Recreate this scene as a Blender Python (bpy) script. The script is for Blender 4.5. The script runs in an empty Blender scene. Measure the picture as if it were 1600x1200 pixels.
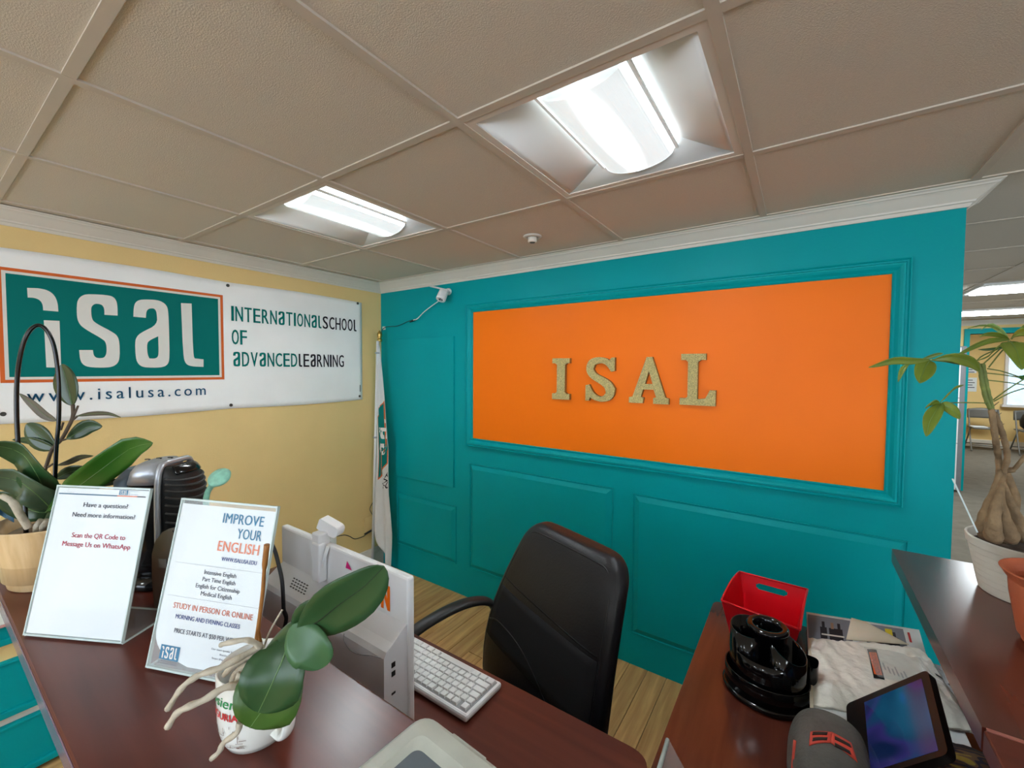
import bpy, bmesh, math, random
from mathutils import Vector, Matrix, noise
V = Vector; PI = math.pi
random.seed(7)
sc = bpy.context.scene
C = sc.collection

# ------------------------------------------------------------------ camera
F = 657.6                                   # focal length in pixels of the 1600x1200 frame
YAW, PIT, ROL = math.radians(34.4385), math.radians(-2.135), math.radians(0.3176)
CW = V((2.7092, -2.1404, 1.55))
_f = V((-math.sin(YAW), math.cos(YAW), 0)); _r = V((math.cos(YAW), math.sin(YAW), 0)); _u = V((0, 0, 1))
FW = _f*math.cos(PIT) + _u*math.sin(PIT); U2 = -_f*math.sin(PIT) + _u*math.cos(PIT)
RT = _r*math.cos(ROL) + U2*math.sin(ROL); UP = -_r*math.sin(ROL) + U2*math.cos(ROL)
cd = bpy.data.cameras.new('camera'); cam = bpy.data.objects.new('camera', cd); C.objects.link(cam)
cd.sensor_width = 36; cd.lens = F/1600*36; cd.clip_start = 0.02
m = Matrix((RT, UP, -FW)).transposed().to_4x4(); m.translation = CW
cam.matrix_world = m; sc.camera = cam
# ------------------------------------------------------------------ world and exposure
sc.view_settings.view_transform = 'Standard'; sc.view_settings.look = 'None'
sc.view_settings.gamma = 1; sc.view_settings.use_curve_mapping = False
sc.view_settings.exposure = 0.73
SIDE_E = 1.6
LENS_E = 240.0                               # brightness of the ceiling fixtures' lenses
FILL_E = 4.0                                 # fill strength of the windows added out of view
w = bpy.data.worlds.new('world'); sc.world = w; w.use_nodes = True
w.node_tree.nodes['Background'].inputs[0].default_value = (.75, .85, 1, 1)
w.node_tree.nodes['Background'].inputs[1].default_value = .3

# survey helpers: where a sight line meets a real plane / lies at a real distance
def ray(px, py): return FW + RT*((px-800)/F) - UP*((py-600)/F)
def on(px, py, z):
    d = ray(px, py); return CW + d*((z-CW.z)/d.z)
def onx(px, py, x):
    d = ray(px, py); return CW + d*((x-CW.x)/d.x)
def ony(px, py, y):
    d = ray(px, py); return CW + d*((y-CW.y)/d.y)
def P(px, py, dep): return CW + ray(px, py)*dep

# ------------------------------------------------------------------ materials
def lin(c):
    return tuple((x/255/12.92 if x/255 <= .04045 else ((x/255+.055)/1.055)**2.4) for x in c) + (1,)
MATS = {}
def mat(name, col, rough=.5, metal=0, var=.06, scale=12, bump=0, bscale=None, stretch=(1,1,1), emit=0, trans=0, coat=0, spec=.5, alpha=1, ior=1.45, rnd=0):
    if name in MATS: return MATS[name]
    m = bpy.data.materials.new(name); m.use_nodes = True; nt = m.node_tree; N = nt.nodes; L = nt.links
    b = N['Principled BSDF']
    tc = N.new('ShaderNodeTexCoord'); mp = N.new('ShaderNodeMapping'); mp.inputs['Scale'].default_value = stretch
    L.new(tc.outputs['Object'], mp.inputs[0])
    nz = N.new('ShaderNodeTexNoise'); nz.inputs['Scale'].default_value = scale; nz.inputs['Detail'].default_value = 5
    L.new(mp.outputs[0], nz.inputs['Vector'])
    rp = N.new('ShaderNodeMapRange'); rp.inputs['From Min'].default_value = .3; rp.inputs['From Max'].default_value = .7
    rp.inputs['To Min'].default_value = 1-var; rp.inputs['To Max'].default_value = 1+var
    L.new(nz.outputs[0], rp.inputs[0])
    mx = N.new('ShaderNodeVectorMath'); mx.operation = 'SCALE'; mx.inputs[0].default_value = lin(col)[:3]
    sc_out = rp.outputs[0]
    if rnd:
        oi = N.new('ShaderNodeObjectInfo'); r2 = N.new('ShaderNodeMapRange')
        r2.inputs['To Min'].default_value = 1-rnd; r2.inputs['To Max'].default_value = 1+rnd
        L.new(oi.outputs['Random'], r2.inputs[0]); mu = N.new('ShaderNodeMath'); mu.operation = 'MULTIPLY'
        L.new(rp.outputs[0], mu.inputs[0]); L.new(r2.outputs[0], mu.inputs[1]); sc_out = mu.outputs[0]
    L.new(sc_out, mx.inputs['Scale']); L.new(mx.outputs[0], b.inputs['Base Color'])
    b.inputs['Roughness'].default_value = rough; b.inputs['Metallic'].default_value = metal
    b.inputs['Coat Weight'].default_value = coat; b.inputs['Coat Roughness'].default_value = .15
    b.inputs['Specular IOR Level'].default_value = spec; b.inputs['IOR'].default_value = ior
    b.inputs['Transmission Weight'].default_value = trans; b.inputs['Alpha'].default_value = alpha
    if emit:
        b.inputs['Emission Color'].default_value = lin(col); b.inputs['Emission Strength'].default_value = emit
    if bump:
        bn = N.new('ShaderNodeTexNoise'); bn.inputs['Scale'].default_value = bscale or scale; bn.inputs['Detail'].default_value = 4
        L.new(mp.outputs[0], bn.inputs['Vector'])
        bp = N.new('ShaderNodeBump'); bp.inputs['Strength'].default_value = bump; bp.inputs['Distance'].default_value = .01
        L.new(bn.outputs[0], bp.inputs['Height']); L.new(bp.outputs[0], b.inputs['Normal'])
    MATS[name] = m; return m

def wood(name, c1, c2, rough=.3, axis='x', coat=0, freq=1, rnd=0, spec=.5):
    m = mat(name, c1, rough, var=.05, coat=coat, scale=60, stretch=(.08,1,1) if axis == 'x' else ((1,.08,1) if axis == 'y' else (1,1,.08)), rnd=rnd, spec=spec)
    nt = m.node_tree; N = nt.nodes; L = nt.links; b = N['Principled BSDF']
    tc = N.new('ShaderNodeTexCoord'); mp = N.new('ShaderNodeMapping')
    mp.inputs['Scale'].default_value = {'x': (.6,9,9), 'y': (9,.6,9), 'z': (9,9,.6)}[axis]
    L.new(tc.outputs['Object'], mp.inputs[0])
    nz = N.new('ShaderNodeTexNoise'); nz.inputs['Scale'].default_value = 2*freq; nz.inputs['Detail'].default_value = 6; nz.inputs['Distortion'].default_value = .6
    L.new(mp.outputs[0], nz.inputs['Vector'])
    cr = N.new('ShaderNodeValToRGB'); cr.color_ramp.elements[0].color = lin(c1); cr.color_ramp.elements[1].color = lin(c2)
    cr.color_ramp.elements[0].position = .35; cr.color_ramp.elements[1].position = .65
    L.new(nz.outputs[0], cr.inputs[0])
    sv = [n for n in N if n.type == 'VECT_MATH'][0]; L.new(cr.outputs[0], sv.inputs[0])
    return m

M_teal = mat('teal_paint', (0,152,155), .45, spec=.14, var=.03, scale=3, bump=.05, bscale=90)
M_orange = mat('orange_paint', (246,118,12), .45, spec=.22, var=.02, scale=3, bump=.03, bscale=120)
M_yellow = mat('yellow_paint', (234,204,140), .75, var=.03, scale=3, bump=.08, bscale=120)
M_trim = mat('white_trim_paint', (222,216,204), .5, var=.03, scale=6)
M_tile = mat('ceiling_tile_mineral', (216,205,189), .95, var=.03, scale=160, bump=.22, bscale=330, rnd=.02)
M_tee = mat('ceiling_tee_metal', (204,192,176), .6, var=.02)
M_fixture = mat('fixture_enamel', (248,249,248), .7, spec=.15, var=.01)
M_ffix = mat('fixture_frame_enamel', (226,216,204), .6, var=.01)
M_wood = wood('mahogany_laminate', (84,36,26), (100,46,34), .28, 'x', freq=1.4)
M_woody = wood('mahogany_laminate_lengthwise', (78,36,27), (92,46,35), .22, 'y', coat=.3, freq=1.4)
M_edge = mat('counter_edge_band', (112,66,62), .3)
M_floor = wood('bamboo_plank', (182,138,84), (212,170,112), .45, 'y', freq=2, rnd=.13)
M_carpet = mat('grey_carpet', (112,106,94), .95, var=.14, scale=9, bump=.4, bscale=200)
M_black = mat('black_plastic', (10,10,12), .12, var=.1)
M_blackm = mat('black_matte_plastic', (22,22,24), .45)
M_leather = mat('black_leather', (13,13,19), .42, var=.1, scale=40, bump=.08, bscale=160)
M_mesh = mat('black_fabric', (9,9,15), .85, var=.2, scale=200)
M_white = mat('white_plastic', (232,232,232), .35, var=.02)
M_paper = mat('white_paper', (226,232,234), .7, var=.01)
M_vinyl = mat('banner_vinyl', (247,248,245), .5, var=.03, scale=4)
M_grey = mat('grey_plastic', (150,152,156), .4)
M_dgrey = mat('dark_grey_plastic', (62,62,62), .35)
M_silver = mat('silver_plastic', (175,178,184), .3, metal=.5)
M_gold = mat('gold_glitter', (222,204,140), .4, metal=.25, var=.55, scale=420, bump=.8, bscale=420)
M_goldside = mat('gold_edge', (150,112,50), .5, metal=.3)
M_brass = mat('brass', (190,160,90), .3, metal=.9)
M_red = mat('red_plastic', (214,14,30), .3, var=.03)
M_terra = mat('terracotta_plastic', (176,92,60), .5, var=.05)
M_potw = mat('white_ribbed_pot', (205,200,186), .55, var=.04)
M_birch = wood('birch_veneer_pot', (196,164,116), (214,186,142), .45, 'z', freq=2.5)
M_soil = mat('dark_soil', (62,48,36), .95, var=.5, scale=60, bump=1, bscale=60)
M_bark = mat('bark_chips', (120,104,84), .9, var=.4, scale=30, bump=1, bscale=30)
M_trunk = mat('tan_tree_bark', (122,100,72), .85, var=.3, scale=40, bump=.6, bscale=60)
M_stemg = mat('green_stem', (104,116,56), .7, var=.3, scale=50)
M_leafd = mat('dark_waxy_leaf', (44,66,40), .28, var=.15, scale=18)
M_leafo = mat('orchid_leaf', (40,72,38), .34, var=.12, scale=14)
M_leafo2 = mat('orchid_leaf_young', (58,96,58), .36, var=.12, scale=14)
M_leafu = mat('rubber_leaf_underside', (86,78,62), .5, var=.15, scale=20)
M_leafy = mat('money_tree_leaf', (104,120,38), .4, var=.16, scale=16)
M_leafg = mat('bright_green_leaf', (44,92,24), .32, var=.12, scale=12)
M_vein = mat('leaf_midrib', (96,126,72), .4)
M_veind = mat('dark_leaf_crease', (22,40,22), .5)
M_root = mat('pale_orchid_root', (184,174,154), .7, var=.14, scale=50, bump=.5, bscale=70)
M_bamboo = mat('bamboo_stake', (158,104,48), .5, var=.35, scale=50, stretch=(1,1,.3))
M_mug = mat('white_glazed_ceramic', (228,228,220), .12, var=.01)
M_frost = mat('frosted_polypropylene', (186,188,176), .38, var=.08, scale=20, alpha=.86)
M_mint = mat('mint_speckled_plastic', (142,200,178), .3, var=.18, scale=90)
M_cloth = mat('white_flag_cloth', (214,214,210), .8, var=.03)
M_poly = mat('white_poly_mailer', (232,230,220), .42, var=.04, scale=14, bump=1.0, bscale=24)
M_kraft = mat('cream_envelope', (222,212,190), .7, var=.03)
M_blue = mat('dark_blue_leaf', (52,92,120), .5)
# inks
def ink(n, c, r=.65): return mat('ink_'+n, c, r, var=.01, spec=.12)
I_teal = ink('teal', (0,112,104), .6); I_orng = ink('orange', (214,104,48)); I_white = ink('white', (224,222,214)); I_dark = ink('dark', (40,38,44))
I_steel = ink('steel_blue', (36,92,124)); I_navy = ink('navy', (40,66,140)); I_ink = ink('slate', (70,74,92)); I_crim = ink('crimson', (190,30,72))
I_mag = ink('magenta', (206,40,120)); I_brto = ink('bright_orange', (238,110,20)); I_green = ink('leaf_green', (60,140,84)); I_redb = ink('brick_red', (190,60,60))
I_brown = ink('sketch_brown', (120,96,84)); I_grey = ink('pale_grey', (168,170,172)); I_salmon = ink('salmon', (226,128,92)); I_azure = ink('azure', (24,112,150))
I_black = ink('black', (16,16,18)); I_hot = ink('label_orange', (240,96,30)); I_skin = ink('photo_tan', (150,120,100)); I_photo = ink('photo_grey', (124,128,138)); I_yel = ink('yellow', (220,200,50))

def glass_mat(name, col, rough=.03, a=.22):
    m = bpy.data.materials.new(name); m.use_nodes = True; N = m.node_tree.nodes; L = m.node_tree.links
    b = N['Principled BSDF']; b.inputs['Base Color'].default_value = lin(col); b.inputs['Roughness'].default_value = rough
    b.inputs['Alpha'].default_value = a
    fr = N.new('ShaderNodeFresnel'); fr.inputs[0].default_value = 1.5
    ad = N.new('ShaderNodeMath'); ad.operation = 'ADD'; ad.inputs[1].default_value = a; ad.use_clamp = True
    L.new(fr.outputs[0], ad.inputs[0]); b.inputs['Alpha'].default_value = a+.05
    return m
M_acryl = glass_mat('clear_acrylic', (236,242,242), .05, .05)
M_acryle = glass_mat('acrylic_edge', (206,222,218), .2, .75)

def lens_mat():
    m = bpy.data.materials.new('lit_ribbed_lens'); m.use_nodes = True; N = m.node_tree.nodes; L = m.node_tree.links
    b = N['Principled BSDF']; b.inputs['Base Color'].default_value = (.85,.9,.9,1); b.inputs['Roughness'].default_value = .4
    tc = N.new('ShaderNodeTexCoord'); sp = N.new('ShaderNodeSeparateXYZ'); L.new(tc.outputs['Object'], sp.inputs[0])
    def M(op, a, b_=None):
        n = N.new('ShaderNodeMath'); n.operation = op
        for i, x in enumerate((a, b_)):
            if x is None: continue
            if hasattr(x, 'is_linked') or hasattr(x, 'links'): L.new(x, n.inputs[i])
            else: n.inputs[i].default_value = x
        return n.outputs[0]
    x2 = M('POWER', M('DIVIDE', M('ABSOLUTE', sp.outputs[0]), .017), 2.0)
    y2 = M('POWER', M('DIVIDE', M('ABSOLUTE', sp.outputs[1]), .10), 2.0)
    g = M('EXPONENT', M('MULTIPLY', M('ADD', x2, y2), -1.0))
    rib = M('ADD', M('MULTIPLY', M('SINE', M('MULTIPLY', sp.outputs[0], 1400.0)), .10), 1.0)
    side = M('MULTIPLY', M('GREATER_THAN', M('ABSOLUTE', sp.outputs[0]), .100), SIDE_E)
    e = M('MULTIPLY', M('ADD', M('ADD', M('MULTIPLY', g, LENS_E), side), .40), rib)
    b.inputs['Emission Color'].default_value = (.86,.96,1,1); L.new(e, b.inputs['Emission Strength'])
    return m
M_lens = lens_mat()

# ------------------------------------------------------------------ geometry helpers
WM = {}
def link(o, parent=None):
    C.objects.link(o)
    if parent is not None: o.parent = parent
    return o
def world(o):
    return WM.get(o.name, Matrix.Identity(4))
class B:
    def __init__(s): s.bm = bmesh.new(); s.mi = 0; s.mats = []
    def use(s, m):
        if m not in s.mats: s.mats.append(m)
        s.mi = s.mats.index(m); return s
    def face(s, vs):
        try:
            f = s.bm.faces.new(vs); f.material_index = s.mi; return f
        except ValueError: return None
    def box(s, lo, hi, bev=0, M=None, seg=2):
        v = [s.bm.verts.new(((lo[0],hi[0])[i&1], (lo[1],hi[1])[(i>>1)&1], (lo[2],hi[2])[(i>>2)&1])) for i in range(8)]
        fs = [s.face([v[i] for i in q]) for q in ((0,2,3,1),(4,5,7,6),(0,1,5,4),(2,6,7,3),(0,4,6,2),(1,3,7,5))]
        if bev:
            es = list({e for f in fs for e in f.edges})
            r = bmesh.ops.bevel(s.bm, geom=es, offset=bev, segments=seg, affect='EDGES', profile=.5)
            vs = set()
            for f in r['faces']: f.material_index = s.mi; vs.update(f.verts)
            for f in fs:
                if f.is_valid: vs.update(f.verts)
            v = list(vs)
        if M is not None: bmesh.ops.transform(s.bm, matrix=M, verts=[x for x in v if x.is_valid])
        return v
    def obox(s, o, ax, ay, az, bev=0):                 # box from a corner and three edge vectors
        L = (ax.length, ay.length, az.length)
        M = Matrix((ax.normalized(), ay.normalized(), az.normalized())).transposed().to_4x4(); M.translation = o
        return s.box((0,0,0), L, bev, M)
    def rings(s, rings, close=True, cap=True, smooth=True):
        R = [[s.bm.verts.new(p) for p in r] for r in rings]
        for a, b in zip(R, R[1:]):
            n = len(a)
            for i in range(n if close else n-1):
                f = s.face([a[i], a[(i+1)%n], b[(i+1)%n], b[i]])
                if f: f.smooth = smooth
        if cap and close:
            s.face(R[0][::-1]); s.face(R[-1])
        return R
    def tube(s, pts, r, n=8, cap=True):
        pts = [V(p) for p in pts]; rs = r if isinstance(r, (list, tuple)) else [r]*len(pts)
        rg = []; up = None
        for i, p in enumerate(pts):
            t = (pts[min(i+1, len(pts)-1)] - pts[max(i-1, 0)]).normalized()
            if up is None: up = V((0,0,1)) if abs(t.z) < .9 else V((1,0,0))
            a = t.cross(up).normalized(); b = a.cross(t).normalized(); up = b
            rg.append([p + (a*math.cos(k*2*PI/n) + b*math.sin(k*2*PI/n))*rs[i] for k in range(n)])
        s.rings(rg, cap=cap); return s
    def lathe(s, prof, n=32, c=(0,0,0), sx=1, sy=1, cap=True, smooth=True, M=None):
        c = V(c); rg = []
        for (r, z) in prof:
            ring = [V((r*sx*math.cos(k*2*PI/n), r*sy*math.sin(k*2*PI/n), z)) for k in range(n)]
            rg.append([(M @ p if M is not None else p) + c for p in ring])
        s.rings(rg, cap=cap, smooth=smooth); return s
    def grid(s, fn, nu, nv, thick=0, smooth=True):
        P_ = [[V(fn(i/nu, j/nv)) for j in range(nv+1)] for i in range(nu+1)]
        vs = [[s.bm.verts.new(p) for p in row] for row in P_]
        for i in range(nu):
            for j in range(nv):
                f = s.face([vs[i][j], vs[i+1][j], vs[i+1][j+1], vs[i][j+1]])
                if f: f.smooth = smooth
        if thick:
            def nrm(i, j):
                a = P_[min(i+1,nu)][j]-P_[max(i-1,0)][j]; b = P_[i][min(j+1,nv)]-P_[i][max(j-1,0)]
                n = a.cross(b); return n.normalized() if n.length > 1e-9 else V((0,0,1))
            ws = [[s.bm.verts.new(P_[i][j]-nrm(i,j)*thick) for j in range(nv+1)] for i in range(nu+1)]
            for i in range(nu):
                for j in range(nv):
                    f = s.face([ws[i][j], ws[i][j+1], ws[i+1][j+1], ws[i+1][j]])
                    if f: f.smooth = smooth
            bd = [(i,0) for i in range(nu)]+[(nu,j) for j in range(nv)]+[(i,nv) for i in range(nu,0,-1)]+[(0,j) for j in range(nv,0,-1)]
            for k in range(len(bd)):
                a = bd[k]; b = bd[(k+1)%len(bd)]
                s.face([vs[a[0]][a[1]], ws[a[0]][a[1]], ws[b[0]][b[1]], vs[b[0]][b[1]]])
        return s
    def poly_prism(s, pts, o, ax, ay, az):             # 2D outline extruded along az
        a = [s.bm.verts.new(o+ax*p[0]+ay*p[1]) for p in pts]; b = [s.bm.verts.new(o+ax*p[0]+ay*p[1]+az) for p in pts]
        s.face(a[::-1]); s.face(b)
        for i in range(len(a)): s.face([a[i], a[(i+1)%len(a)], b[(i+1)%len(a)], b[i]])
        return s
    def build(s, name, m=None, parent=None, local=False):
        if m is not None and not s.mats: s.mats = [m]
        bmesh.ops.recalc_face_normals(s.bm, faces=s.bm.faces)
        if parent is not None and not local:
            bmesh.ops.transform(s.bm, matrix=world(parent).inverted(), verts=s.bm.verts)
        me = bpy.data.meshes.new(name); s.bm.to_mesh(me); s.bm.free()
        for x in s.mats: me.materials.append(x)
        o = bpy.data.objects.new(name, me); link(o, parent); WM[o.name] = world(parent) if parent is not None else Matrix.Identity(4)
        return o
def tag(o, label=None, cat=None, group=None, kind=None):
    if label: o['label'] = label
    if cat: o['category'] = cat
    if group: o['group'] = group
    if kind: o['kind'] = kind
    return o
def thing(name, label, cat, loc, group=None, rz=0):
    o = bpy.data.objects.new(name, None); link(o); o.empty_display_size = .05
    M = Matrix.Translation(V(loc)) @ Matrix.Rotation(rz, 4, 'Z'); o.matrix_world = M; o.location = V(loc); o.rotation_euler = (0,0,rz); WM[o.name] = M
    return tag(o, label, cat, group)
def struct(o): o['kind'] = 'structure'; return o
def copy_tree(o, parent=None):
    c = o.copy(); C.objects.link(c)
    if parent is not None: c.parent = parent
    for ch in list(o.children): copy_tree(ch, c)
    return c
def bez(pts, n=8):                                     # Catmull-Rom through points
    pts = [V(p) for p in pts]; out = []
    q = [pts[0]*2-pts[1]] + pts + [pts[-1]*2-pts[-2]]
    for i in range(1, len(q)-2):
        for k in range(n):
            t = k/n; a, b, c, d = q[i-1:i+3]
            out.append(.5*((2*b)+(c-a)*t+(2*a-5*b+4*c-d)*t*t+(3*b-a-3*c+d)*t**3))
    out.append(pts[-1]); return out

# ------------------------------------------------------------------ lettering (built-in font or hand-cut outlines -> flat mesh)
_tc = {}
def glyph(s, bold=0, spacing=1):
    k = (s, round(bold,4), spacing)
    if k in _tc: return _tc[k]
    cu = bpy.data.curves.new('t', 'FONT'); cu.body = s; cu.size = 1; cu.offset = bold; cu.resolution_u = 3; cu.space_character = spacing
    o = bpy.data.objects.new('t', cu); C.objects.link(o); bpy.context.view_layer.update()
    me = bpy.data.meshes.new_from_object(o.evaluated_get(bpy.context.evaluated_depsgraph_get()))
    r = ([(v.co.x, v.co.y) for v in me.vertices], [tuple(p.vertices) for p in me.polygons])
    bpy.data.objects.remove(o); bpy.data.meshes.remove(me); bpy.data.curves.remove(cu)
    _tc[k] = r; return r
def outline(paths):
    cu = bpy.data.curves.new('p', 'CURVE'); cu.dimensions = '2D'; cu.fill_mode = 'BOTH'
    for p in paths:
        s = cu.splines.new('POLY'); s.points.add(len(p)-1); s.use_cyclic_u = True
        for i, q in enumerate(p): s.points[i].co = (q[0], q[1], 0, 1)
    o = bpy.data.objects.new('p', cu); C.objects.link(o); bpy.context.view_layer.update()
    me = bpy.data.meshes.new_from_object(o.evaluated_get(bpy.context.evaluated_depsgraph_get()))
    r = ([(v.co.x, v.co.y) for v in me.vertices], [tuple(p.vertices) for p in me.polygons])
    bpy.data.objects.remove(o); bpy.data.meshes.remove(me); bpy.data.curves.remove(cu)
    return r
def soft(path, lim=60, it=2):
    for _ in range(it):
        out = []; n = len(path)
        for i, p in enumerate(path):
            a, c = path[i-1], path[(i+1)%n]
            d1 = V((p[0]-a[0], p[1]-a[1])); d2 = V((c[0]-p[0], c[1]-p[1]))
            if d1.length > 1e-9 and d2.length > 1e-9 and 4 < math.degrees(d1.angle(d2)) < lim:
                out.append((p[0]-d1.x*.25, p[1]-d1.y*.25)); out.append((p[0]+d2.x*.25, p[1]+d2.y*.25))
            else: out.append(p)
        path = out
    return path
def plane_map(O, U, W, lift=.0006):
    N = U.cross(W).normalized()
    return lambda u, v, n=0: O + U*u + W*v + N*(lift+n)
class Print:
    def __init__(s, fn): s.b = B(); s.fn = fn; s.layer = 0
    def add(s, geo, m, f2=lambda x, y: (x, y)):
        s.b.use(m); s.layer = min(s.layer+1, 10)
        vs = [s.b.bm.verts.new(s.fn(*f2(x, y), s.layer*.00001)) for x, y in geo[0]]
        for p in geo[1]: s.b.face([vs[i] for i in p])
    def rect(s, u0, v0, u1, v1, m, n=1):
        vs = []; fs = []
        for i in range(n+1): vs += [(u0+(u1-u0)*i/n, v0), (u0+(u1-u0)*i/n, v1)]
        fs = [(2*i, 2*i+2, 2*i+3, 2*i+1) for i in range(n)]
        s.add((vs, fs), m)
    def text(s, t, u, v, m, width=None, cap=.01, bold=0, align='l', spacing=1, slant=0):
        g = glyph(t, 0, spacing)
        if not g[0]: return
        x0 = min(p[0] for p in g[0]); x1 = max(p[0] for p in g[0]); ky = cap/.71
        kx = width/(x1-x0) if width else ky
        wd = (x1-x0)*kx; off = {'l': 0, 'c': -wd/2, 'r': -wd}[align]
        for dx in ((-1,0,1) if bold else (0,)):
            s.add(g, m, lambda x, y: (u+off+(x-x0)*kx+y*ky*slant+dx*bold*1.9*kx, v+y*ky))
    def poly(s, paths, m): s.add(outline(paths), m)
    def build(s, name, parent, **k): return s.b.build(name, None, parent, **k)

# ================================================================== SETTING
ZCEIL = 2.19; ZC = 1.05; ZD = .73; XE = 3.175
gx = [-.0]+[.126+.6096*k for k in range(12)]            # ceiling grid lines
gy = [-.0804+.6096*k for k in range(-8, 10)]
# floor
b = B(); b.box((-.1,-4.7,-.12), (7.2,0.0,-.012)); floor = struct(b.build('floor', mat('dark_subfloor', (58,40,22), .8)))
b = B(); b.box((3.2,.05,-.012), (7.2,11,.0)); b.build('carpet', M_carpet, floor)
b = B(); b.box((2.95,-4.6,-.012), (7.1,.05,.0)); b.build('carpet', M_carpet, floor)
def plank_mesh(L):
    q = B(); q.box((0,0,-.012), (.0922,L-.001,0), .0012, seg=1); me = bpy.data.meshes.new('plank'); q.bm.to_mesh(me); q.bm.free(); me.materials.append(M_floor); return me
pm = {L: plank_mesh(L-.0012) for L in (.3,.45,.6,.9,1.2)}
for i in range(31):
    x = .02 + .0945*i
    if x > 2.92: break
    y = -4.4 - random.random()*.3
    while y < -.001:
        L = random.choice((.6,.9,1.2,1.2))
        if y+L > -.25:
            L = round(-y, 3); pm[L] = plank_mesh(L)
        o = bpy.data.objects.new('plank', pm[L]); o.location = (x+.0005, y, 0); link(o, floor); y += L
# walls
b = B(); b.box((0,0,-.1), (XE,.12,2.4)); wall_back = struct(b.build('wall_back', M_teal))
b = B(); b.box((-.12,-4.7,-.1), (0,.12,2.4)); wall_left = struct(b.build('wall_left', M_yellow))
b = B(); b.box((-.12,-4.82,-.1), (7.2,-4.7,2.4)); struct(b.build('wall_front', M_yellow))
b = B(); b.box((7.1,-4.7,-.1), (7.22,5.6,2.4)); struct(b.build('wall_right', M_yellow))
b = B(); b.box((.02,.12,-.1), (.14,5.6,2.4)); struct(b.build('wall_side', M_yellow))
YF = 5.62
b = B(); b.box((.02,YF,0), (4.47,YF+.06,2.4)); b.box((4.47,YF,2.02), (7.1,YF+.12,2.4)); b.box((6.6,YF,0), (7.1,YF+.12,2.02)); struct(b.build('wall_far', M_yellow))
b = B(); b.box((3.6,10.35,0), (9,10.45,2.5)); struct(b.build('wall_end', M_yellow))
b = B(); b.box((3.6,YF+.12,0), (3.7,10.35,2.5)); struct(b.build('wall_beyond', M_yellow))
b = B(); b.box((8.9,YF+.12,0), (9,10.35,2.5)); struct(b.build('wall_beyond_right', M_yellow))
b = B(); b.box((7.0,YF+.0,0), (9,YF+.12,2.5)); b.box((7.1,5.6,0),(9,10.4,-.01)); struct(b.build('wall_beyond_front', M_yellow))
# door casing of the far opening
b = B(); b.box((4.425,YF-.03,0), (4.475,YF+.14,2.085)); b.box((4.475,YF-.03,2.02), (6.65,YF+.14,2.085)); b.box((6.595,YF-.03,0), (6.65,YF+.14,2.02)); struct(b.build('door_1', M_teal))
# unseen windows added behind and right of the photographer to brighten the ceiling
M_fill = mat('daylight_glass', (214,228,244), .3, emit=FILL_E)
for n_, (lo, hi, fr) in enumerate((((.5,-4.70,.85),(2.9,-4.69,2.0),'y'), ((3.4,-4.70,.85),(5.8,-4.69,2.0),'y'), ((7.09,-3.6,.85),(7.10,-1.2,2.0),'x'))):
    b = B(); a = 1 if fr == 'x' else 0
    e0 = V(lo); e1 = V(hi); t_ = .05
    def fb(u0, u1, z0, z1):
        if fr == 'y': b.box((u0,-4.70,z0), (u1,-4.66,z1))
        else: b.box((7.06,u0,z0), (7.10,u1,z1))
    u0, u1 = e0[a], e1[a]; fb(u0-t_,u0,.80,2.05); fb(u1,u1+t_,.80,2.05); fb(u0,u1,2.0,2.05); fb(u0,u1,.80,.85); fb((u0+u1)/2-.02,(u0+u1)/2+.02,.85,2.0)
    wn_ = struct(b.build('window_%d' % (n_+2), M_trim)); b = B(); b.box(lo, hi); b.build('window_pane', M_fill, wn_)
# ceiling
b = B(); b.box((-.12,-4.82,2.36), (9,10.5,2.46)); ceiling = struct(b.build('ceiling', M_tile))
fix = {(3,7,'y'), (5,7,'y')}                            # filled below
cells_fix = {}
def cell(i, j): return (gx[i], gy[j], gx[i+1], gy[j+1])
# fixture cells: x columns 2 (0.736-1.346), 4 (1.955-2.565); y row between gy[7]-? ->
JR = 6                                                  # row -1.2996 .. -0.690
FIXC = [(2,JR), (4,JR), (2,JR-4), (4,JR-4), (7,JR-2), (9,JR-3)]
FARC = [(7,12), (7,15)]                                 # two-cell-wide fixtures in the open area behind
tm = {}
def tile_mesh(w_, h_):
    k = (round(w_,3), round(h_,3))
    if k not in tm:
        q = B(); q.box((0,0,0), (w_,h_,.014), .002, seg=1); me = bpy.data.meshes.new('ceiling_tile'); q.bm.to_mesh(me); q.bm.free(); me.materials.append(M_tile); tm[k] = me
    return tm[k]
skip = set(FIXC) | {(c[0]+d, c[1]) for c in FARC for d in (0,1)}
for i in range(len(gx)-1):
    for j in range(len(gy)-1):
        x0, y0, x1, y1 = cell(i, j)
        if (i, j) in skip: continue
        if j >= 8 and x1 < XE+.01: continue
        if x1 > 6.9 and False: continue
        g = .008
        o = bpy.data.objects.new('ceiling_tile', tile_mesh(x1-x0-2*g, y1-y0-2*g)); o.location = (x0+g, y0+g, ZCEIL+.003+random.random()*.0012); link(o, ceiling)
for i in range(6):                                     # strip of cut tiles against the teal wall
    x0, x1 = gx[i], gx[i+1]
    if x1-x0 < .05: continue
    o = bpy.data.objects.new('ceiling_tile', tile_mesh(x1-x0-.016, .07)); o.location = (x0+.008, -.072, ZCEIL+.003); link(o, ceiling)
tw = .012
for x in gx[1:]:
    b = B(); y1 = -.0 if x < XE-.05 else YF
    b.box((x-tw,-4.7,ZCEIL-.002), (x+tw,y1,ZCEIL+.004)); b.box((x-.001,-4.7,ZCEIL+.004), (x+.001,y1,ZCEIL+.04)); b.build('ceiling_tee', M_tee, ceiling)
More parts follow.
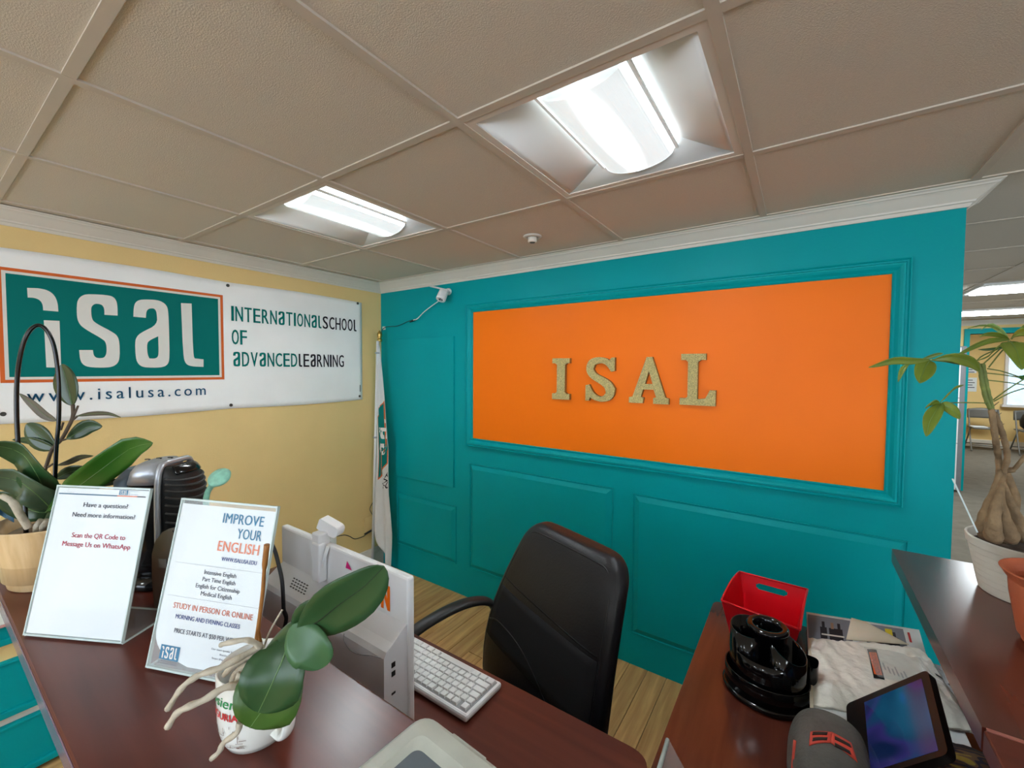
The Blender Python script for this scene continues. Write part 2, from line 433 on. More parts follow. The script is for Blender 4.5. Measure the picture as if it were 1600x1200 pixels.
for y in gy:
    if y > YF: continue
    b = B(); x0 = 0 if y < 0 else XE
    xs = [x0]+[x for x in gx if x > x0+.01]+[7.1]
    for a, c in zip(xs, xs[1:]): b.box((a+(tw if a > x0 else 0),y-tw,ZCEIL-.0015), (c-tw,y+tw,ZCEIL+.003))
    b.build('ceiling_tee', M_tee, ceiling)
b = B(); b.box((3.7,YF+.12,2.3), (8.9,10.35,2.33)); b.build('ceiling_panel', M_tile, ceiling)
b = B(); b.box((0,-4.7,ZCEIL), (.02,0,ZCEIL+.003)); b.build('wall_angle', M_tee, ceiling)

# crown moulding profile: (distance from wall, height below ceiling)
CP = [(0,-.066),(.006,-.066),(.010,-.058),(.012,-.054),(.018,-.052),(.020,-.046),(.034,-.034),(.050,-.020),(.058,-.014),(.062,-.013),(.066,-.008),(.074,-.004),(.076,0),(.0,0)]
def crown(name, a0, a1, axis, sgn, miter0, miter1, base=0):
    b = B(); rg = []
    for e, (a, mt) in enumerate(((a0, miter0), (a1, miter1))):
        r = []
        for d, h in CP:
            al = a + mt*d
            r.append((al, base+sgn*d, ZCEIL+h) if axis == 'x' else (base+sgn*d, al, ZCEIL+h))
        rg.append([V(p) for p in r])
    b.rings(rg, smooth=False); return struct(b.build(name, M_trim))
crown('trim_1', 0, XE, 'x', -1, 1, 1, 0)
crown('trim_2', 0, -4.7, 'y', 1, -1, 0, 0)
crown('trim_4', 0, .12, 'y', 1, -1, 1, XE)
crown('trim_5', XE+.2, 7.1, 'x', -1, 0, 0, YF)
b = B(); rg = []
for y in (-4.7, 0): rg.append([V((d,y,z)) for d, z in ((0,0),(.014,0),(.014,.10),(.010,.112),(.012,.12),(.008,.13),(.004,.145),(0,.15))])
b.rings(rg, smooth=False); struct(b.build('baseboard_left', M_trim))
b = B(); b.box((3.7,10.32,0), (8.9,10.35,.15), .004); struct(b.build('baseboard_end', M_trim))

# teal wall: raised panels, recessed panel, orange board and its moulding
def raised(x0, z0, x1, z1, name='raised_panel'):
    b = B(); rg = []
    for ins, y in ((0,0),(0,-.006),(.003,-.006),(.005,-.0008),(.010,-.0008),(.034,-.013),(.036,-.013)):
        rg.append([V((x0+ins,y,z0+ins)), V((x1-ins,y,z0+ins)), V((x1-ins,y,z1-ins)), V((x0+ins,y,z1-ins))])
    b.rings(rg, smooth=False); return b.build(name, M_teal, wall_back)
raised(.18, .20, .785, .60); raised(.905, .21, 1.90, .915); raised(2.01, .17, 3.06, .905)
b = B(); b.box((.18,-.013,.73), (.768,0,1.765), .001, seg=1); b.build('flat_panel', M_teal, wall_back)
OX0, OX1, OZ0, OZ1 = .936, 2.984, 1.088, 1.914
b = B(); b.box((OX0-.01,-.006,OZ0-.01), (OX1+.01,0,OZ1+.01)); b.build('orange_panel', M_orange, wall_back)
FP = [(0,0),(0,.012),(.004,.016),(.008,.013),(.012,.012),(.022,.022),(.030,.026),(.036,.026),(.040,.018),(.046,.018),(.050,.024),(.054,.022),(.056,0)]
cs = [(OX0,OZ0),(OX1,OZ0),(OX1,OZ1),(OX0,OZ1)]; dr = [(-1,-1),(1,-1),(1,1),(-1,1)]
for k in range(4):
    b = B(); rg = []
    for q in (k, (k+1)%4): rg.append([V((cs[q][0]+dr[q][0]*d, -h, cs[q][1]+dr[q][1]*d)) for d, h in FP])
    b.rings(rg, smooth=False); b.build('frame_moulding', M_teal, wall_back)

# ================================================================== CEILING LIGHTS
def troffer(cx, cy, label, group, hx=.3048, hy=.3048, along='y'):
    t = thing('ceiling_light', label, 'ceiling light', (cx, cy, ZCEIL), group)
    iw = .022
    b = B()
    for lo, hi in (((-hx+tw,-hy+tw),(hx-tw,-hy+iw+tw)), ((-hx+tw,hy-iw-tw),(hx-tw,hy-tw)), ((-hx+tw,-hy+iw+tw),(-hx+iw+tw,hy-iw-tw)), ((hx-iw-tw,-hy+iw+tw),(hx-tw,hy-iw-tw))):
        b.box((lo[0],lo[1],.0005), (hi[0],hi[1],.012))
    b.build('frame', M_ffix, t, local=True)
    ix, iy = hx-iw-tw, hy-iw-tw; lw = .115; le = iy-.045
    b = B(); b.box((-hx+.02,-hy+.02,.12), (hx-.02,hy-.02,.13)); 
    for sx in (-1, 1): b.box((sx*(ix+.004)-.003,-iy,.004), (sx*(ix+.004)+.003,iy,.12)); 
    b.build('housing', M_fixture, t, local=True)
    for sx in (-1, 1):                                   # curved side reflectors
        b = B(); b.grid(lambda u, v: (sx*(ix-(ix-lw)*u), -iy+2*iy*v, .004+.066*u**1.1), 10, 2, .002); b.build('reflector', M_fixture, t, local=True)
    for sy in (-1, 1):                                   # sloping end plates
        b = B(); b.grid(lambda u, v: (-ix+.002+2*(ix-.002)*u, sy*(iy-(iy-le+.03)*v), .004+.075*v), 2, 2, .002); b.build('end_plate', M_fixture, t, local=True)
    n = 18; prof = [(-lw,.07),(-lw,.045)]+[(-(lw-.006)*math.cos(PI*k/n), .042-.040*math.sin(PI*k/n)) for k in range(n+1)]+[(lw,.045),(lw,.07)]
    b = B(); b.rings([[V((x,y,z)) for x, z in prof] for y in (-le,le)], smooth=False); b.build('lens', M_lens, t, local=True)
    b = B()
    for sx in (-1, 1): b.box((sx*(lw+.004)-.004,-le,.038), (sx*(lw+.004)+.004,le,.046))
    b.rings([[V((x,le+.001,z-.002)) for x, z in prof[1:-1]], [V((x*.98,le+.004,z+.002)) for x, z in prof[1:-1]]], close=True); b.build('lens_rim', M_fixture, t, local=True)
    return t
LN = {0: 'square recessed ceiling light with glowing ribbed lens above the yellow wall end, smaller in view',
      1: 'large square recessed ceiling light with ribbed lens above the orange panel',
      2: 'recessed ceiling light behind the photographer near the yellow wall', 3: 'recessed ceiling light directly behind the photographer',
      4: 'recessed ceiling light over the area right of the reception desk', 5: 'recessed ceiling light far right behind the photographer'}
for n_, (i, j) in enumerate(FIXC):
    x0, y0, x1, y1 = cell(i, j); troffer((x0+x1)/2, (y0+y1)/2, LN[n_], None)
for n_, (i, j) in enumerate(FARC):                      # long fixtures with a dropped lens
    x0, y0, x1, y1 = cell(i, j); x1 += .6096; cx, cy = (x0+x1)/2, (y0+y1)/2
    t = thing('ceiling_light', ['long ceiling light in the back area, nearer of the two bright strips', 'long ceiling light in the back area, farther of the two bright strips'][n_], 'ceiling light', (cx,cy,ZCEIL))
    b = B(); b.box((x0+.014-cx,y0+.014-cy,-.014), (x1-.014-cx,y1-.014-cy,.05), .004); b.build('housing', M_fixture, t, local=True)
    b = B(); prof = [(-.20,-.014)]+[(-.20*math.cos(PI*k/10), -.016-.022*math.sin(PI*k/10)) for k in range(11)]+[(.20,-.014)]
    b.rings([[V((x,y,z)) for y, z in prof] for x in (-.56,.56)], smooth=False)
    b.build('lens', mat('lit_strip_lens', (240,250,255), .4, emit=15), t, local=True)
# small lights of the room beyond the opening
t = thing('ceiling_light', 'ceiling light of the far room beyond the teal opening', 'ceiling light', (5.9,8.3,2.29))
b = B(); b.box((-.6,-.3,-.03), (.6,.3,.009), .004); b.build('lens', mat('lit_strip_lens2', (240,250,255), .4, emit=14), t, local=True)
# ceiling sprinkler
c = on(832,370,ZCEIL)
t = thing('ceiling_sprinkler', 'small round white sprinkler head in the ceiling tile beside the lit fixture', 'sprinkler', (c.x, c.y, ZCEIL))
b = B(); b.lathe([(.045,.003),(.045,0),(.040,-.004),(.026,-.005),(.026,.002)], 28); b.build('cover_ring', M_trim, t, local=True)
b = B(); b.lathe([(.022,0),(.022,-.024),(.020,-.028),(.014,-.028),(.013,-.012)], 24); b.build('sensor_cup', M_trim, t, local=True)
b = B(); b.lathe([(.013,-.014),(.013,-.029)], 16); b.build('dark_core', M_dgrey, t, local=True)

# ================================================================== BANNER on yellow wall
def wavy(y, z): return .006 + .0022*math.sin(y*7.3)+.001*math.sin(y*17)
BY1, BY0, BZ0, BZ1 = -.180, -2.62, 1.310, 2.030
banner = thing('wall_banner', 'long white vinyl school banner with teal logo block pinned on the yellow wall', 'banner', (0,-1.4,BZ0))
def bz(u, v):
    y = BY0+(BY1-BY0)*u; z = BZ0+(BZ1-BZ0)*v
    z += .012*math.sin(PI*((y+.18)/.88 % 1))*(1 if v < .5 else -1)*(abs(v-.5)*2)**3*-.6
    return (wavy(y, z)+.004, y, z)
b = B(); b.grid(bz, 90, 26, .002); b.build('vinyl_sheet', M_vinyl, banner)
bfn = lambda y, z, n=0: V((wavy(y, z)+.0048+n*25, y, z))
pr = Print(bfn)
def wp(cx, cy, ox=0, oy=360, k=4):                       # banner tracing coordinate -> wall (y, z)
    q = onx(ox+cx/k, oy+cy/k, .006); return (q.y, q.z)
def strip(y0, z0, y1, z1, m, n=60): pr.rect(y0, z0, y1, z1, m, n)
LY0 = -1.905; LY1 = -1.093
strip(LY0, 1.478, LY1, 1.953, I_orng); strip(LY0+.013, 1.491, LY1-.013, 1.940, I_white); strip(LY0+.024, 1.502, LY1-.024, 1.929, I_teal)
LET = {
 'i': [[(168,360),(245,362),(300,376),(338,405),(358,450),(363,508),(268,500),(266,465),(250,438),(218,422),(172,420)],],
 'j': [[(272,562),(370,566),(380,858),(288,856)]],
 's': [[(732,533),(650,528),(650,490),(636,466),(610,459),(590,460),(573,472),(566,490),(570,550),(590,578),(700,635),(732,660),(744,700),(746,790),(735,830),(700,853),(650,858),(560,856),(518,842),(498,810),(492,748),(578,748),(582,780),(600,798),(640,799),(658,785),(665,750),(660,702),(640,680),(520,612),(490,580),(478,540),(477,470),(486,428),(520,402),(570,399),(680,406),(715,422),(731,460)]],
 'a': [[(830,540),(908,547),(910,510),(922,492),(945,487),(963,491),(976,512),(980,590),(880,638),(850,665),(840,700),(845,800),(860,835),(890,855),(950,858),(1010,856),(1045,840),(1057,800),(1052,600),(1048,500),(1035,465),(1000,442),(960,434),(880,432),(845,446),(832,480)],[(985,662),(925,690),(914,715),(918,775),(930,800),(965,802),(984,790),(988,760)]],
 'l': [[(1128,455),(1195,458),(1205,780),(1215,800),(1270,806),(1270,853),(1190,850),(1155,832),(1142,780)]]}
LOGO = [[soft([wp(*p) for p in path]) for path in v] for v in LET.values()]
for g in LOGO: 
    pr.poly(g, I_white)
# normalised logo for reuse: u,v in 0..1 of the teal block
TB = (LY0+.024, 1.502, LY1-.024, 1.929)
NLOGO = [[[((p[0]-TB[0])/(TB[2]-TB[0]), (p[1]-TB[1])/(TB[3]-TB[1])) for p in path] for path in g] for g in LOGO]
def logo(pr_, u0, v0, u1, v1, bg, fg, n=1):
    pr_.layer = 2; pr_.rect(u0, v0, u1, v1, bg, n)
    for g in NLOGO: pr_.layer = 6; pr_.poly([[(u0+(u1-u0)*p[0], v0+(v1-v0)*p[1]) for p in path] for path in g], fg)
def cells_text(s, y0, y1, z0, cap, cols, gap=.28):
    # every letter fitted to a narrow cell of full cap height
    W = {'I': .28, 'l': .62, 'L': .7}
    tot = sum(W.get(c, 1) for c in s) + gap*(len(s)-1); k = (y1-y0)/tot; x = y0
    for c, m in zip(s, cols):
        g = glyph(c, 0) if c not in 'al' else outline(NLOGO['  sal'.index(c)])
        xs = [p[0] for p in g[0]]; ys = [p[1] for p in g[0]]
        wd = W.get(c, 1)*k
        for dx in ((-.0014, .0014) if c not in 'al' else (0,)): pr.add(g, m, lambda X, Y: (x+dx+(X-min(xs))/(max(xs)-min(xs))*wd, z0+(Y-min(ys))/(max(ys)-min(ys))*cap))
        x += wd+gap*k
def U_(x, y): q = onx(300+x/4, 420+y/4, .006); return (q.y, q.z)
a0 = U_(245,325); a1 = U_(1025,385)
cells_text('INTERNaTIONalSCHOOl', a0[0], a1[0], a0[1], .085, [I_teal]*13+[I_dark]*6)
a0 = U_(248,472); a1 = U_(340,472); cells_text('OF', a0[0], a1[0], a0[1], .085, [I_teal]*2)
a0 = U_(255,610); a1 = U_(945,608); cells_text('aDVaNCEDlEaRNING', a0[0], a1[0], a0[1], .085, [I_teal]*8+[I_dark]*8)
q0 = onx(42,632,.006); q1 = onx(321,620,.006)
pr.text('www.isalusa.com', q0.y, 1.395, I_steel, width=q1.y-q0.y, cap=.056, bold=.003, spacing=1.35)
pr.rect(-.205,1.37,-.199,1.42, I_dark)
pr.build('printed_lettering', banner)
for (px, py) in ((356,446),(559,474),(361,633),(562,619),(5,647)):
    q = onx(px, py, .01)
    b = B(); b.lathe([(.009,0),(.009,.002),(.0075,.003),(.005,.0025),(.004,.001)], 16, M=Matrix.Rotation(PI/2, 4, 'Y'), c=(wavy(q.y,q.z)+.005,q.y,q.z)); b.build('grommet', mat('dark_grommet', (70,70,66), .4, metal=.6), banner)

# ================================================================== ISAL gilt letters
def slab(outl, hole=None): return [outl]+([hole] if hole else [])
SER = {
 'I': [[(0,0),(1,0),(1,.14),(.84,.14),(.74,.18),(.74,.84),(.84,.88),(1,.88),(1,1),(0,1),(0,.88),(.16,.88),(.27,.84),(.27,.18),(.16,.14),(0,.14)]],
 'L': [[(0,0),(1,0),(1,.30),(.84,.30),(.72,.14),(.50,.12),(.50,.84),(.58,.88),(.72,.88),(.72,1),(.02,1),(.02,.88),(.16,.88),(.22,.84),(.22,.16),(.16,.13),(0,.13)]],
 'A': [[(0,0),(.36,0),(.38,.12),(.31,.14),(.36,.30),(.63,.30),(.69,.14),(.62,.12),(.62,0),(1,0),(1,.12),(.92,.14),(.58,1),(.44,1),(.09,.14),(0,.12)],[(.41,.42),(.50,.70),(.60,.42)]],
 'S': [[(.86,1),(.98,1),(.98,.70),(.86,.68),(.70,.84),(.50,.88),(.32,.84),(.27,.74),(.34,.64),(.58,.56),(.86,.46),(1.0,.30),(.97,.13),(.82,.02),(.56,-.02),(.30,.02),(.16,.08),(.12,0),(0,0),(0,.36),(.13,.38),(.26,.20),(.46,.10),(.62,.12),(.70,.20),(.66,.32),(.44,.42),(.18,.52),(.02,.66),(.02,.84),(.16,.98),(.46,1.02),(.72,.98),(.80,.93)]]}
for ch, l, r_, bt, tp, lb in (('I',(863,625),(890,623),0,0,'first of the four gold letters, an I'),('S',(915,626),(961,630),0,0,'second of the four gold letters, an S'),('A',(983,629),(1045,632),0,0,'third of the four gold letters, an A'),('L',(1062,632),(1118,635),0,0,'last of the four gold letters, an L')):
    A_ = ony(*l, -.026); B_ = ony(*r_, -.026); z0 = (A_.z+B_.z)/2+(.0 if ch != 'S' else .004); h = .232 if ch != 'L' else .242
    paths = [[(A_.x+(B_.x-A_.x)*p[0], z0+h*p[1]) for p in (soft(path, 50) if ch == 'S' else path)] for path in SER[ch]]
    g = outline(paths)
    b = B(); b.use(M_gold); fr = [b.bm.verts.new((x,-.030,z)) for x, z in g[0]]
    for p in g[1]: b.face([fr[i] for i in p])
    b.use(M_goldside)
    for path in paths:
        a = [b.bm.verts.new((x,-.030,z)) for x, z in path]; c = [b.bm.verts.new((x,-.006,z)) for x, z in path]
        for i in range(len(a)): b.face([a[i], a[(i+1)%len(a)], c[(i+1)%len(a)], c[i]])
    bk = [b.bm.verts.new((x,-.006,z)) for x, z in g[0]]
    for p in g[1]: b.face([bk[i] for i in p][::-1])
    o = b.build('wall_letter', None)
    tag(o, 'gold glitter block letter on orange panel, '+lb, 'letter', 'gold letters on the orange panel')

# ================================================================== SECURITY CAMERA + wires
t = thing('security_camera', 'small white bullet camera hung under the crown moulding on the teal wall', 'camera', ony(690,462,-.06))
p0 = ony(672,447,-.065); p1 = ony(697,453,-.075); p2 = ony(691,462,-.085)
b = B(); b.tube([p0, p1], .006); b.build('bracket_arm', M_white, t)
b = B(); b.lathe([(.022,0),(.024,.004),(.022,.016),(.012,.02)], 20, M=Matrix.Rotation(PI/2,4,'X'), c=ony(702,456,-.001)); b.tube([ony(702,456,-.01), p1], .008); b.build('mount_plate', M_white, t)
ax = V((.03,-.5,-.85)).normalized(); zq = ax.to_track_quat('Z','Y').to_matrix().to_4x4()
b = B(); b.lathe([(.020,-.040),(.031,-.032),(.032,.0),(.0325,.030),(.031,.033),(.023,.033)], 24, M=zq, c=p2); b.build('camera_body', M_white, t)
b = B(); b.lathe([(.0235,.030),(.022,.0325),(.008,.0335)], 24, M=zq, c=p2)
fc = b.build('front_glass', M_black, t)
b = B()
for dx, dy, r in ((0,-.006,.007),(-.010,.006,.0035),(.010,.006,.0035),(0,.012,.003)): b.lathe([(r,.033),(r,.0355),(r*.5,.036)], 12, M=zq, c=p2+zq.to_3x3()@V((dx,dy,0)))
b.build('lens_and_diodes', M_silver, t)
b = B(); b.tube(bez([ony(x,y,-.03) for x,y in ((686,470),(672,480),(662,488),(652,498),(646,500))]), .0035); tag(b.build('camera_cable', M_white), 'white cable hanging from the security camera on teal wall', 'cable')
b = B(); b.tube(bez([ony(x,y,-.012) for x,y in ((647,500),(640,501),(622,509),(612,510),(603,511),(597,516),(596,526))]), .0022); b.tube([ony(648,500,-.02), ony(641,503,-.014)], .005); tag(b.build('power_cable', M_blackm), 'thin black power cable running into the corner above the flag pole', 'cable')
b = B(); q = ony(600,513,0); b.box((q.x-.012,-.006,q.z-.012), (q.x+.02,0,q.z+.014), .002); tag(b.build('cable_clip', M_acryle), 'clear adhesive cable clip on teal wall by the corner', 'clip')

# ================================================================== FLAG
XF0 = .075
t = thing('flag_on_pole', 'white school flag furled on a white pole standing in the room corner', 'flag', (.03,-.10,0))
b = B(); b.tube([(.028,-.115,.02),(.075,-.09,1.75)], .011, 14); b.build('pole', M_white, t)
b = B(); b.lathe([(.016,1.745),(.018,1.75),(.018,1.765),(.012,1.77),(.017,1.785),(.019,1.80),(.014,1.815),(.006,1.825),(.003,1.83)], 18, c=(.076,-.074,0)); b.build('finial', M_brass, t)
b = B(); b.lathe([(.13,0),(.13,.01),(.10,.018),(.02,.03),(.016,.06)], 28, c=(.14,-.14,0)); b.build('foot', M_blackm, t)
def lerp_tab(tab, z):
    for (a, va), (c, vc) in zip(tab, tab[1:]):
        if a >= z >= c: return va+(vc-va)*(a-z)/(a-c)
    return tab[0][1] if z > tab[0][0] else tab[-1][1]
def flx(u, z):
    l = lerp_tab([(1.72,.074),(1.3,.076),(1.0,.074),(.6,.066),(.3,.066),(.05,.13)], z)
    r = lerp_tab([(1.72,.085),(1.4,.125),(1.1,.165),(.93,.195),(.6,.195),(.3,.215),(.05,.20)], z)
    return l+(r-l)*u
def flag(u, v):
    z = 1.72-(1.72-(.27-.24*u**.7))*v
    a = .008+.024*v**.5
    return (flx(u, z), -.085-a*(.5+.5*math.sin(u*9.5+.6+z*1.3))-.01*math.sin(z*5+u*4), z)
def flag_at(x, z):
    v = 1; 
    l = flx(0, z); r = flx(1, z); u = max(0, min(1, (x-l)/(r-l)))
    v = (1.72-z)/(1.72-(.27-.24*u**.7)); a = .008+.024*max(0,min(1,v))**.5
    return -.085-a*(.5+.5*math.sin(u*9.5+.6+z*1.3))-.01*math.sin(z*5+u*4)
b = B(); b.grid(flag, 30, 60, .0015); b.build('flag_cloth', M_cloth, t)
def ff(x, z, n=0):
    x = max(flx(.03, z), min(flx(.99, z), x)); return V((x, flag_at(x, z)-.0034-n*45, z))
pr = Print(ff)
def zrect(z0, z1, u0, u1, m, sl=0):
    n = 30; vs = []; fs = []
    for i in range(n+1):
        z = z0+(z1-z0)*i/n
        for k in range(9):
            u = u0+(u1-u0)*k/8; vs.append((flx(u, z), z+sl*(u-.5)))
    for i in range(n):
        for k in range(8): fs.append((i*9+k, i*9+k+1, (i+1)*9+k+1, (i+1)*9+k))
    pr.add((vs, fs), m)
zrect(.76,1.245,.10,.98,I_orng,.16); zrect(.772,1.235,.12,.96,I_teal,.16)
def rot_print(g, cx, cz, sx, sz, ang, m):
    ca, sa = math.cos(ang), math.sin(ang)
    pr.add(g, m, lambda x, y: (cx+x*sx*ca-y*sz*sa, cz+x*sx*sa+y*sz*ca))
for path, cz in ((NLOGO[2],0),(NLOGO[3],0),(NLOGO[4],0)):
    rot_print(outline(path), .172, .775, .46, .105, math.radians(85), I_white)
for s_, cx, cz, sz in (('INTERNaT',.155,.64,.042),('OF aD',.190,.64,.042)):
    g = glyph(s_, .012); rot_print(([(x/1.9, y) for x, y in g[0]], g[1]), cx, cz, .16, sz, math.radians(62), I_dark)
pr.build('printed_logo', t)
b = B()
for z in (1.66,1.02): b.lathe([(.016,-.006),(.019,0),(.016,.006)], 16, c=(.028+.047*z/1.75,-.115+.025*z/1.75,z))
b.build('ring_clip', M_silver, t)

# ================================================================== OUTLETS
def outlet(y, z, m, name, label, blank=False):
    t = thing(name, label, 'wall plate', (0,y,z-.06))
    b = B(); b.box((0,y-.036,z-.058), (.006,y+.036,z+.058), .003); b.build('plate', m, t)
    if not blank:
        for dz in (-.02,.02):
            b = B(); b.box((.005,y-.016,z+dz-.014), (.008,y+.016,z+dz+.014), .002); o = b.build('socket', m, t)
    return t
q = onx(518,842,0); outlet(q.y, q.z, M_white, 'power_outlet', 'white power outlet on the yellow wall behind the webcam')
q = onx(575,818,0); outlet(q.y, q.z, M_yellow, 'blank_wall_plate', 'blank wall plate painted yellow beside the flag pole', True)
b = B(); b.tube(bez([onx(x,y,.02) for x,y in ((526,838),(538,836),(546,838),(555,842),(568,838),(572,834))]), .003)
b.tube([onx(570,835,.02), onx(580,829,.02)], .008); b.tube(bez([onx(x,y,.015) for x,y in ((581,828),(584,810),(578,796),(582,786),(585,780))]), .0025)
tag(b.build('wall_wire', M_blackm), 'thin black wire with inline plug on the yellow wall by the outlet', 'wire')

# ================================================================== DESKS
def rounded_poly(pts, r, seg=6):
    out = []; n = len(pts)
    for i, p in enumerate(pts):
        ri = r[i] if isinstance(r, (list, tuple)) else r
        p = V(p); a = V(pts[i-1]); c = V(pts[(i+1)%n])
        if ri <= 0: out.append(tuple(p)); continue
        d1 = (a-p).normalized(); d2 = (c-p).normalized()
        s = p+d1*ri; e = p+d2*ri
        for k in range(seg+1):
            t_ = k/seg; out.append(tuple((1-t_)**2*s+2*t_*(1-t_)*p+t_*t_*e))
    return out
X1, Y1, Z1 = V((1,0,0)), V((0,1,0)), V((0,0,1))
RX = 2.932; CY0, CY1 = -2.03, -1.738                    # counter edges
# raised transaction counter
ct = thing('reception_counter', 'raised dark mahogany transaction counter running past the signs and orchids', 'counter', (2.1,-1.85,0))
b = B(); b.use(M_wood); b.box((.85,CY0,ZC-.034), (2.93,CY1,ZC), .0035); b.build('counter_board', None, ct)
b = B(); b.box((.85,CY0-.0012,ZC-.031), (2.93,CY0+.001,ZC-.002), .001); b.build('edge_band', mat('purple_edge_band', (112,92,108), .18), ct)  # bluish reflection along the counter's front edge, painted as a purple strip
b = B(); b.box((1.0,-1.80,0), (2.93,-1.775,ZC-.034)); b.build('front_panel', M_wood, ct)
b = B(); b.box((.95,-1.80,0), (.998,CY1,ZC-.034)); b.build('end_panel', M_wood, ct)
cr = thing('side_counter', 'raised dark mahogany side counter carrying the potted money tree', 'counter', (3.2,-1.2,0))
ye = -.575
b = B(); b.use(M_woody); b.poly_prism(rounded_poly([(RX,-1.292),(3.36,-1.292),(3.36,ye),(RX,ye)], [0,0,.02,.008]), V((0,0,ZC-.034)), X1, Y1, Z1*.034); b.build('counter_board', None, cr)
b = B(); b.use(M_wood); b.box((RX,-2.3,ZC-.034), (3.36,-1.2975,ZC), .0025); b.build('counter_board', None, cr)
b = B(); b.box((RX+.004,-1.2975,ZC-.03), (3.36,-1.292,ZC+.0006)); b.build('joint_strip', mat('joint_strip', (150,92,80), .4), cr)
b = B(); b.box((3.08,-2.3,0), (3.105,ye+.03,ZC-.034)); b.build('front_panel', M_woody, cr)
# lower desks
dk = thing('work_desk', 'lower mahogany desk surface holding the keyboard in front of the chair', 'desk', (1.7,-1.5,0))
b = B(); b.poly_prism(rounded_poly([(.95,-1.77),(2.472,-1.77),(2.472,-1.262),(.95,-1.262)], [0,0,.05,.02], 8), V((0,0,ZD-.03)), X1, Y1, Z1*.03); b.build('desktop', M_wood, dk)
for x in (.97, 2.40):
    b = B(); b.box((x,-1.76,0), (x+.025,-1.36,ZD-.03)); b.build('side_panel', M_wood, dk)
dr_ = thing('return_desk', 'mahogany return desk surface under the red bin and black organizer', 'desk', (2.8,-1.1,0))
b = B(); b.poly_prism(rounded_poly([(2.476,-1.77),(3.078,-1.77),(3.078,-.522),(2.476,-.522)], [0,0,0,.03], 8), V((0,0,ZD-.03)), X1, Y1, Z1*.03); b.build('desktop', M_woody, dr_)
for y in (-.60, -1.74):
    b = B(); b.box((2.52,y,0), (3.05,y+.025,ZD-.03)); b.build('side_panel', M_woody, dr_)

# ================================================================== TEAL RACK at left
M_yellow_ = M_yellow
rk = thing('tiered_rack', 'teal painted tiered brochure rack standing against the yellow wall beside the counter end', 'rack', (.17,-2.4,0))
def tz(y): return onx(0, y, .33).z
for z0, z1 in ((tz(1012),tz(978)), (tz(1127),tz(1037)), (.012,tz(1139))):
    b = B(); b.box((.30,-3.0,z0), (.33,-1.78,z1), .004); b.box((.325,-3.0,z0+.004), (.342,-1.78,z0+.03), .005); b.box((.325,-3.0,z1-.014), (.336,-1.78,z1-.002), .003); b.build('front_board', M_teal, rk)
    b = B(); b.box((.02,-3.0,z0), (.30,-1.78,z0+.018)); b.build('shelf', M_teal, rk)
for z0, z1 in ((tz(1037),tz(1012)), (tz(1139),tz(1127))):
    b = B(); b.box((.295,-2.98,z0-.003), (.318,-1.79,z1+.003)); b.build('gap_strip', M_trim if z0 < .3 else M_yellow, rk)
for y in (-3.0,-1.80):
    b = B(); b.box((.018,y-.02,0), (.30,y,tz(985))); b.build('side_board', M_teal, rk)
for k, (y0, m_, lb) in enumerate(((965, ink('leaflet_pink', (196,150,150)), 'pinkish leaflet lying in the top tier of the teal rack'), (950, M_paper, 'white leaflet in the top tier of the teal rack'))):
    z = tz(978)+.002+.003*k
    b = B(); b.box((.12+.03*k,-2.2,z), (.36-.02*k,-1.84+.03*k,z+.002)); tag(b.build('leaflet', m_), lb, 'leaflet')

# ================================================================== SIGNS in acrylic holders
def sign(x, y, ang, lean, wd, ht, label, fn, curl=False):
    t = thing('sign_holder', label, 'sign holder', (x, y, ZC))
    U = V((math.cos(ang), math.sin(ang), 0)); Nb = V((-math.sin(ang), math.cos(ang), 0)); W = (Nb*math.sin(lean)+Z1*math.cos(lean)).normalized(); O = V((x,y,ZC+.004)); nf = U.cross(W).normalized()   # faces the viewer
    b = B(); b.use(M_acryl); b.obox(O+nf*.0022, U*wd, W*ht, -nf*.0015); b.obox(O-nf*.0022, U*wd, W*ht, -nf*.0015)
    b.obox(O-Z1*.003, U*wd, Nb*.105, Z1*.002)
    b.use(M_acryle)
    for o_, l_ in ((O+nf*.0024, W*ht), (O+U*(wd-.0022)+nf*.0024, W*ht)): b.obox(o_, U*.0022, l_, -nf*.006)
    b.obox(O+nf*.0026+W*(ht-.003), U*wd, W*.003, -nf*.0065); b.obox(O+nf*.0026-W*.001, U*wd, W*.003, -nf*.0065)
    b.obox(O+Nb*.103-Z1*.0035, U*wd, Nb*.002, Z1*.003); b.obox(O-Z1*.0035+U*(wd-.002), U*.002, Nb*.105, Z1*.003); b.obox(O-Z1*.0035, U*.002, Nb*.105, Z1*.003)
    b.build('acrylic_holder', None, t)
    mg = .003; b = B()
    if not curl: b.obox(O+U*mg+W*.003, U*(wd-2*mg), W*(ht-.008), -nf*.0006)
    else:
        pw, ph = wd-2*mg, ht-.02
        ol = rounded_poly([(mg,.028),(wd*.4,.010),(wd-mg,.012),(wd-mg,ht-.009),(mg,ht-.009)], [.035,0,.006,0,0])
        b.poly_prism(ol, O, U, W, -nf*.0006)
    b.build('paper_sheet', M_paper, t)
    pr = Print(plane_map(O+nf*.0002, U, W, .0002)); pr.fn = lambda u, v, n=0: O+U*u+W*v+nf*(.0007+n*2)
    fn(pr, wd, ht); pr.build('printed_text', t)
    return t
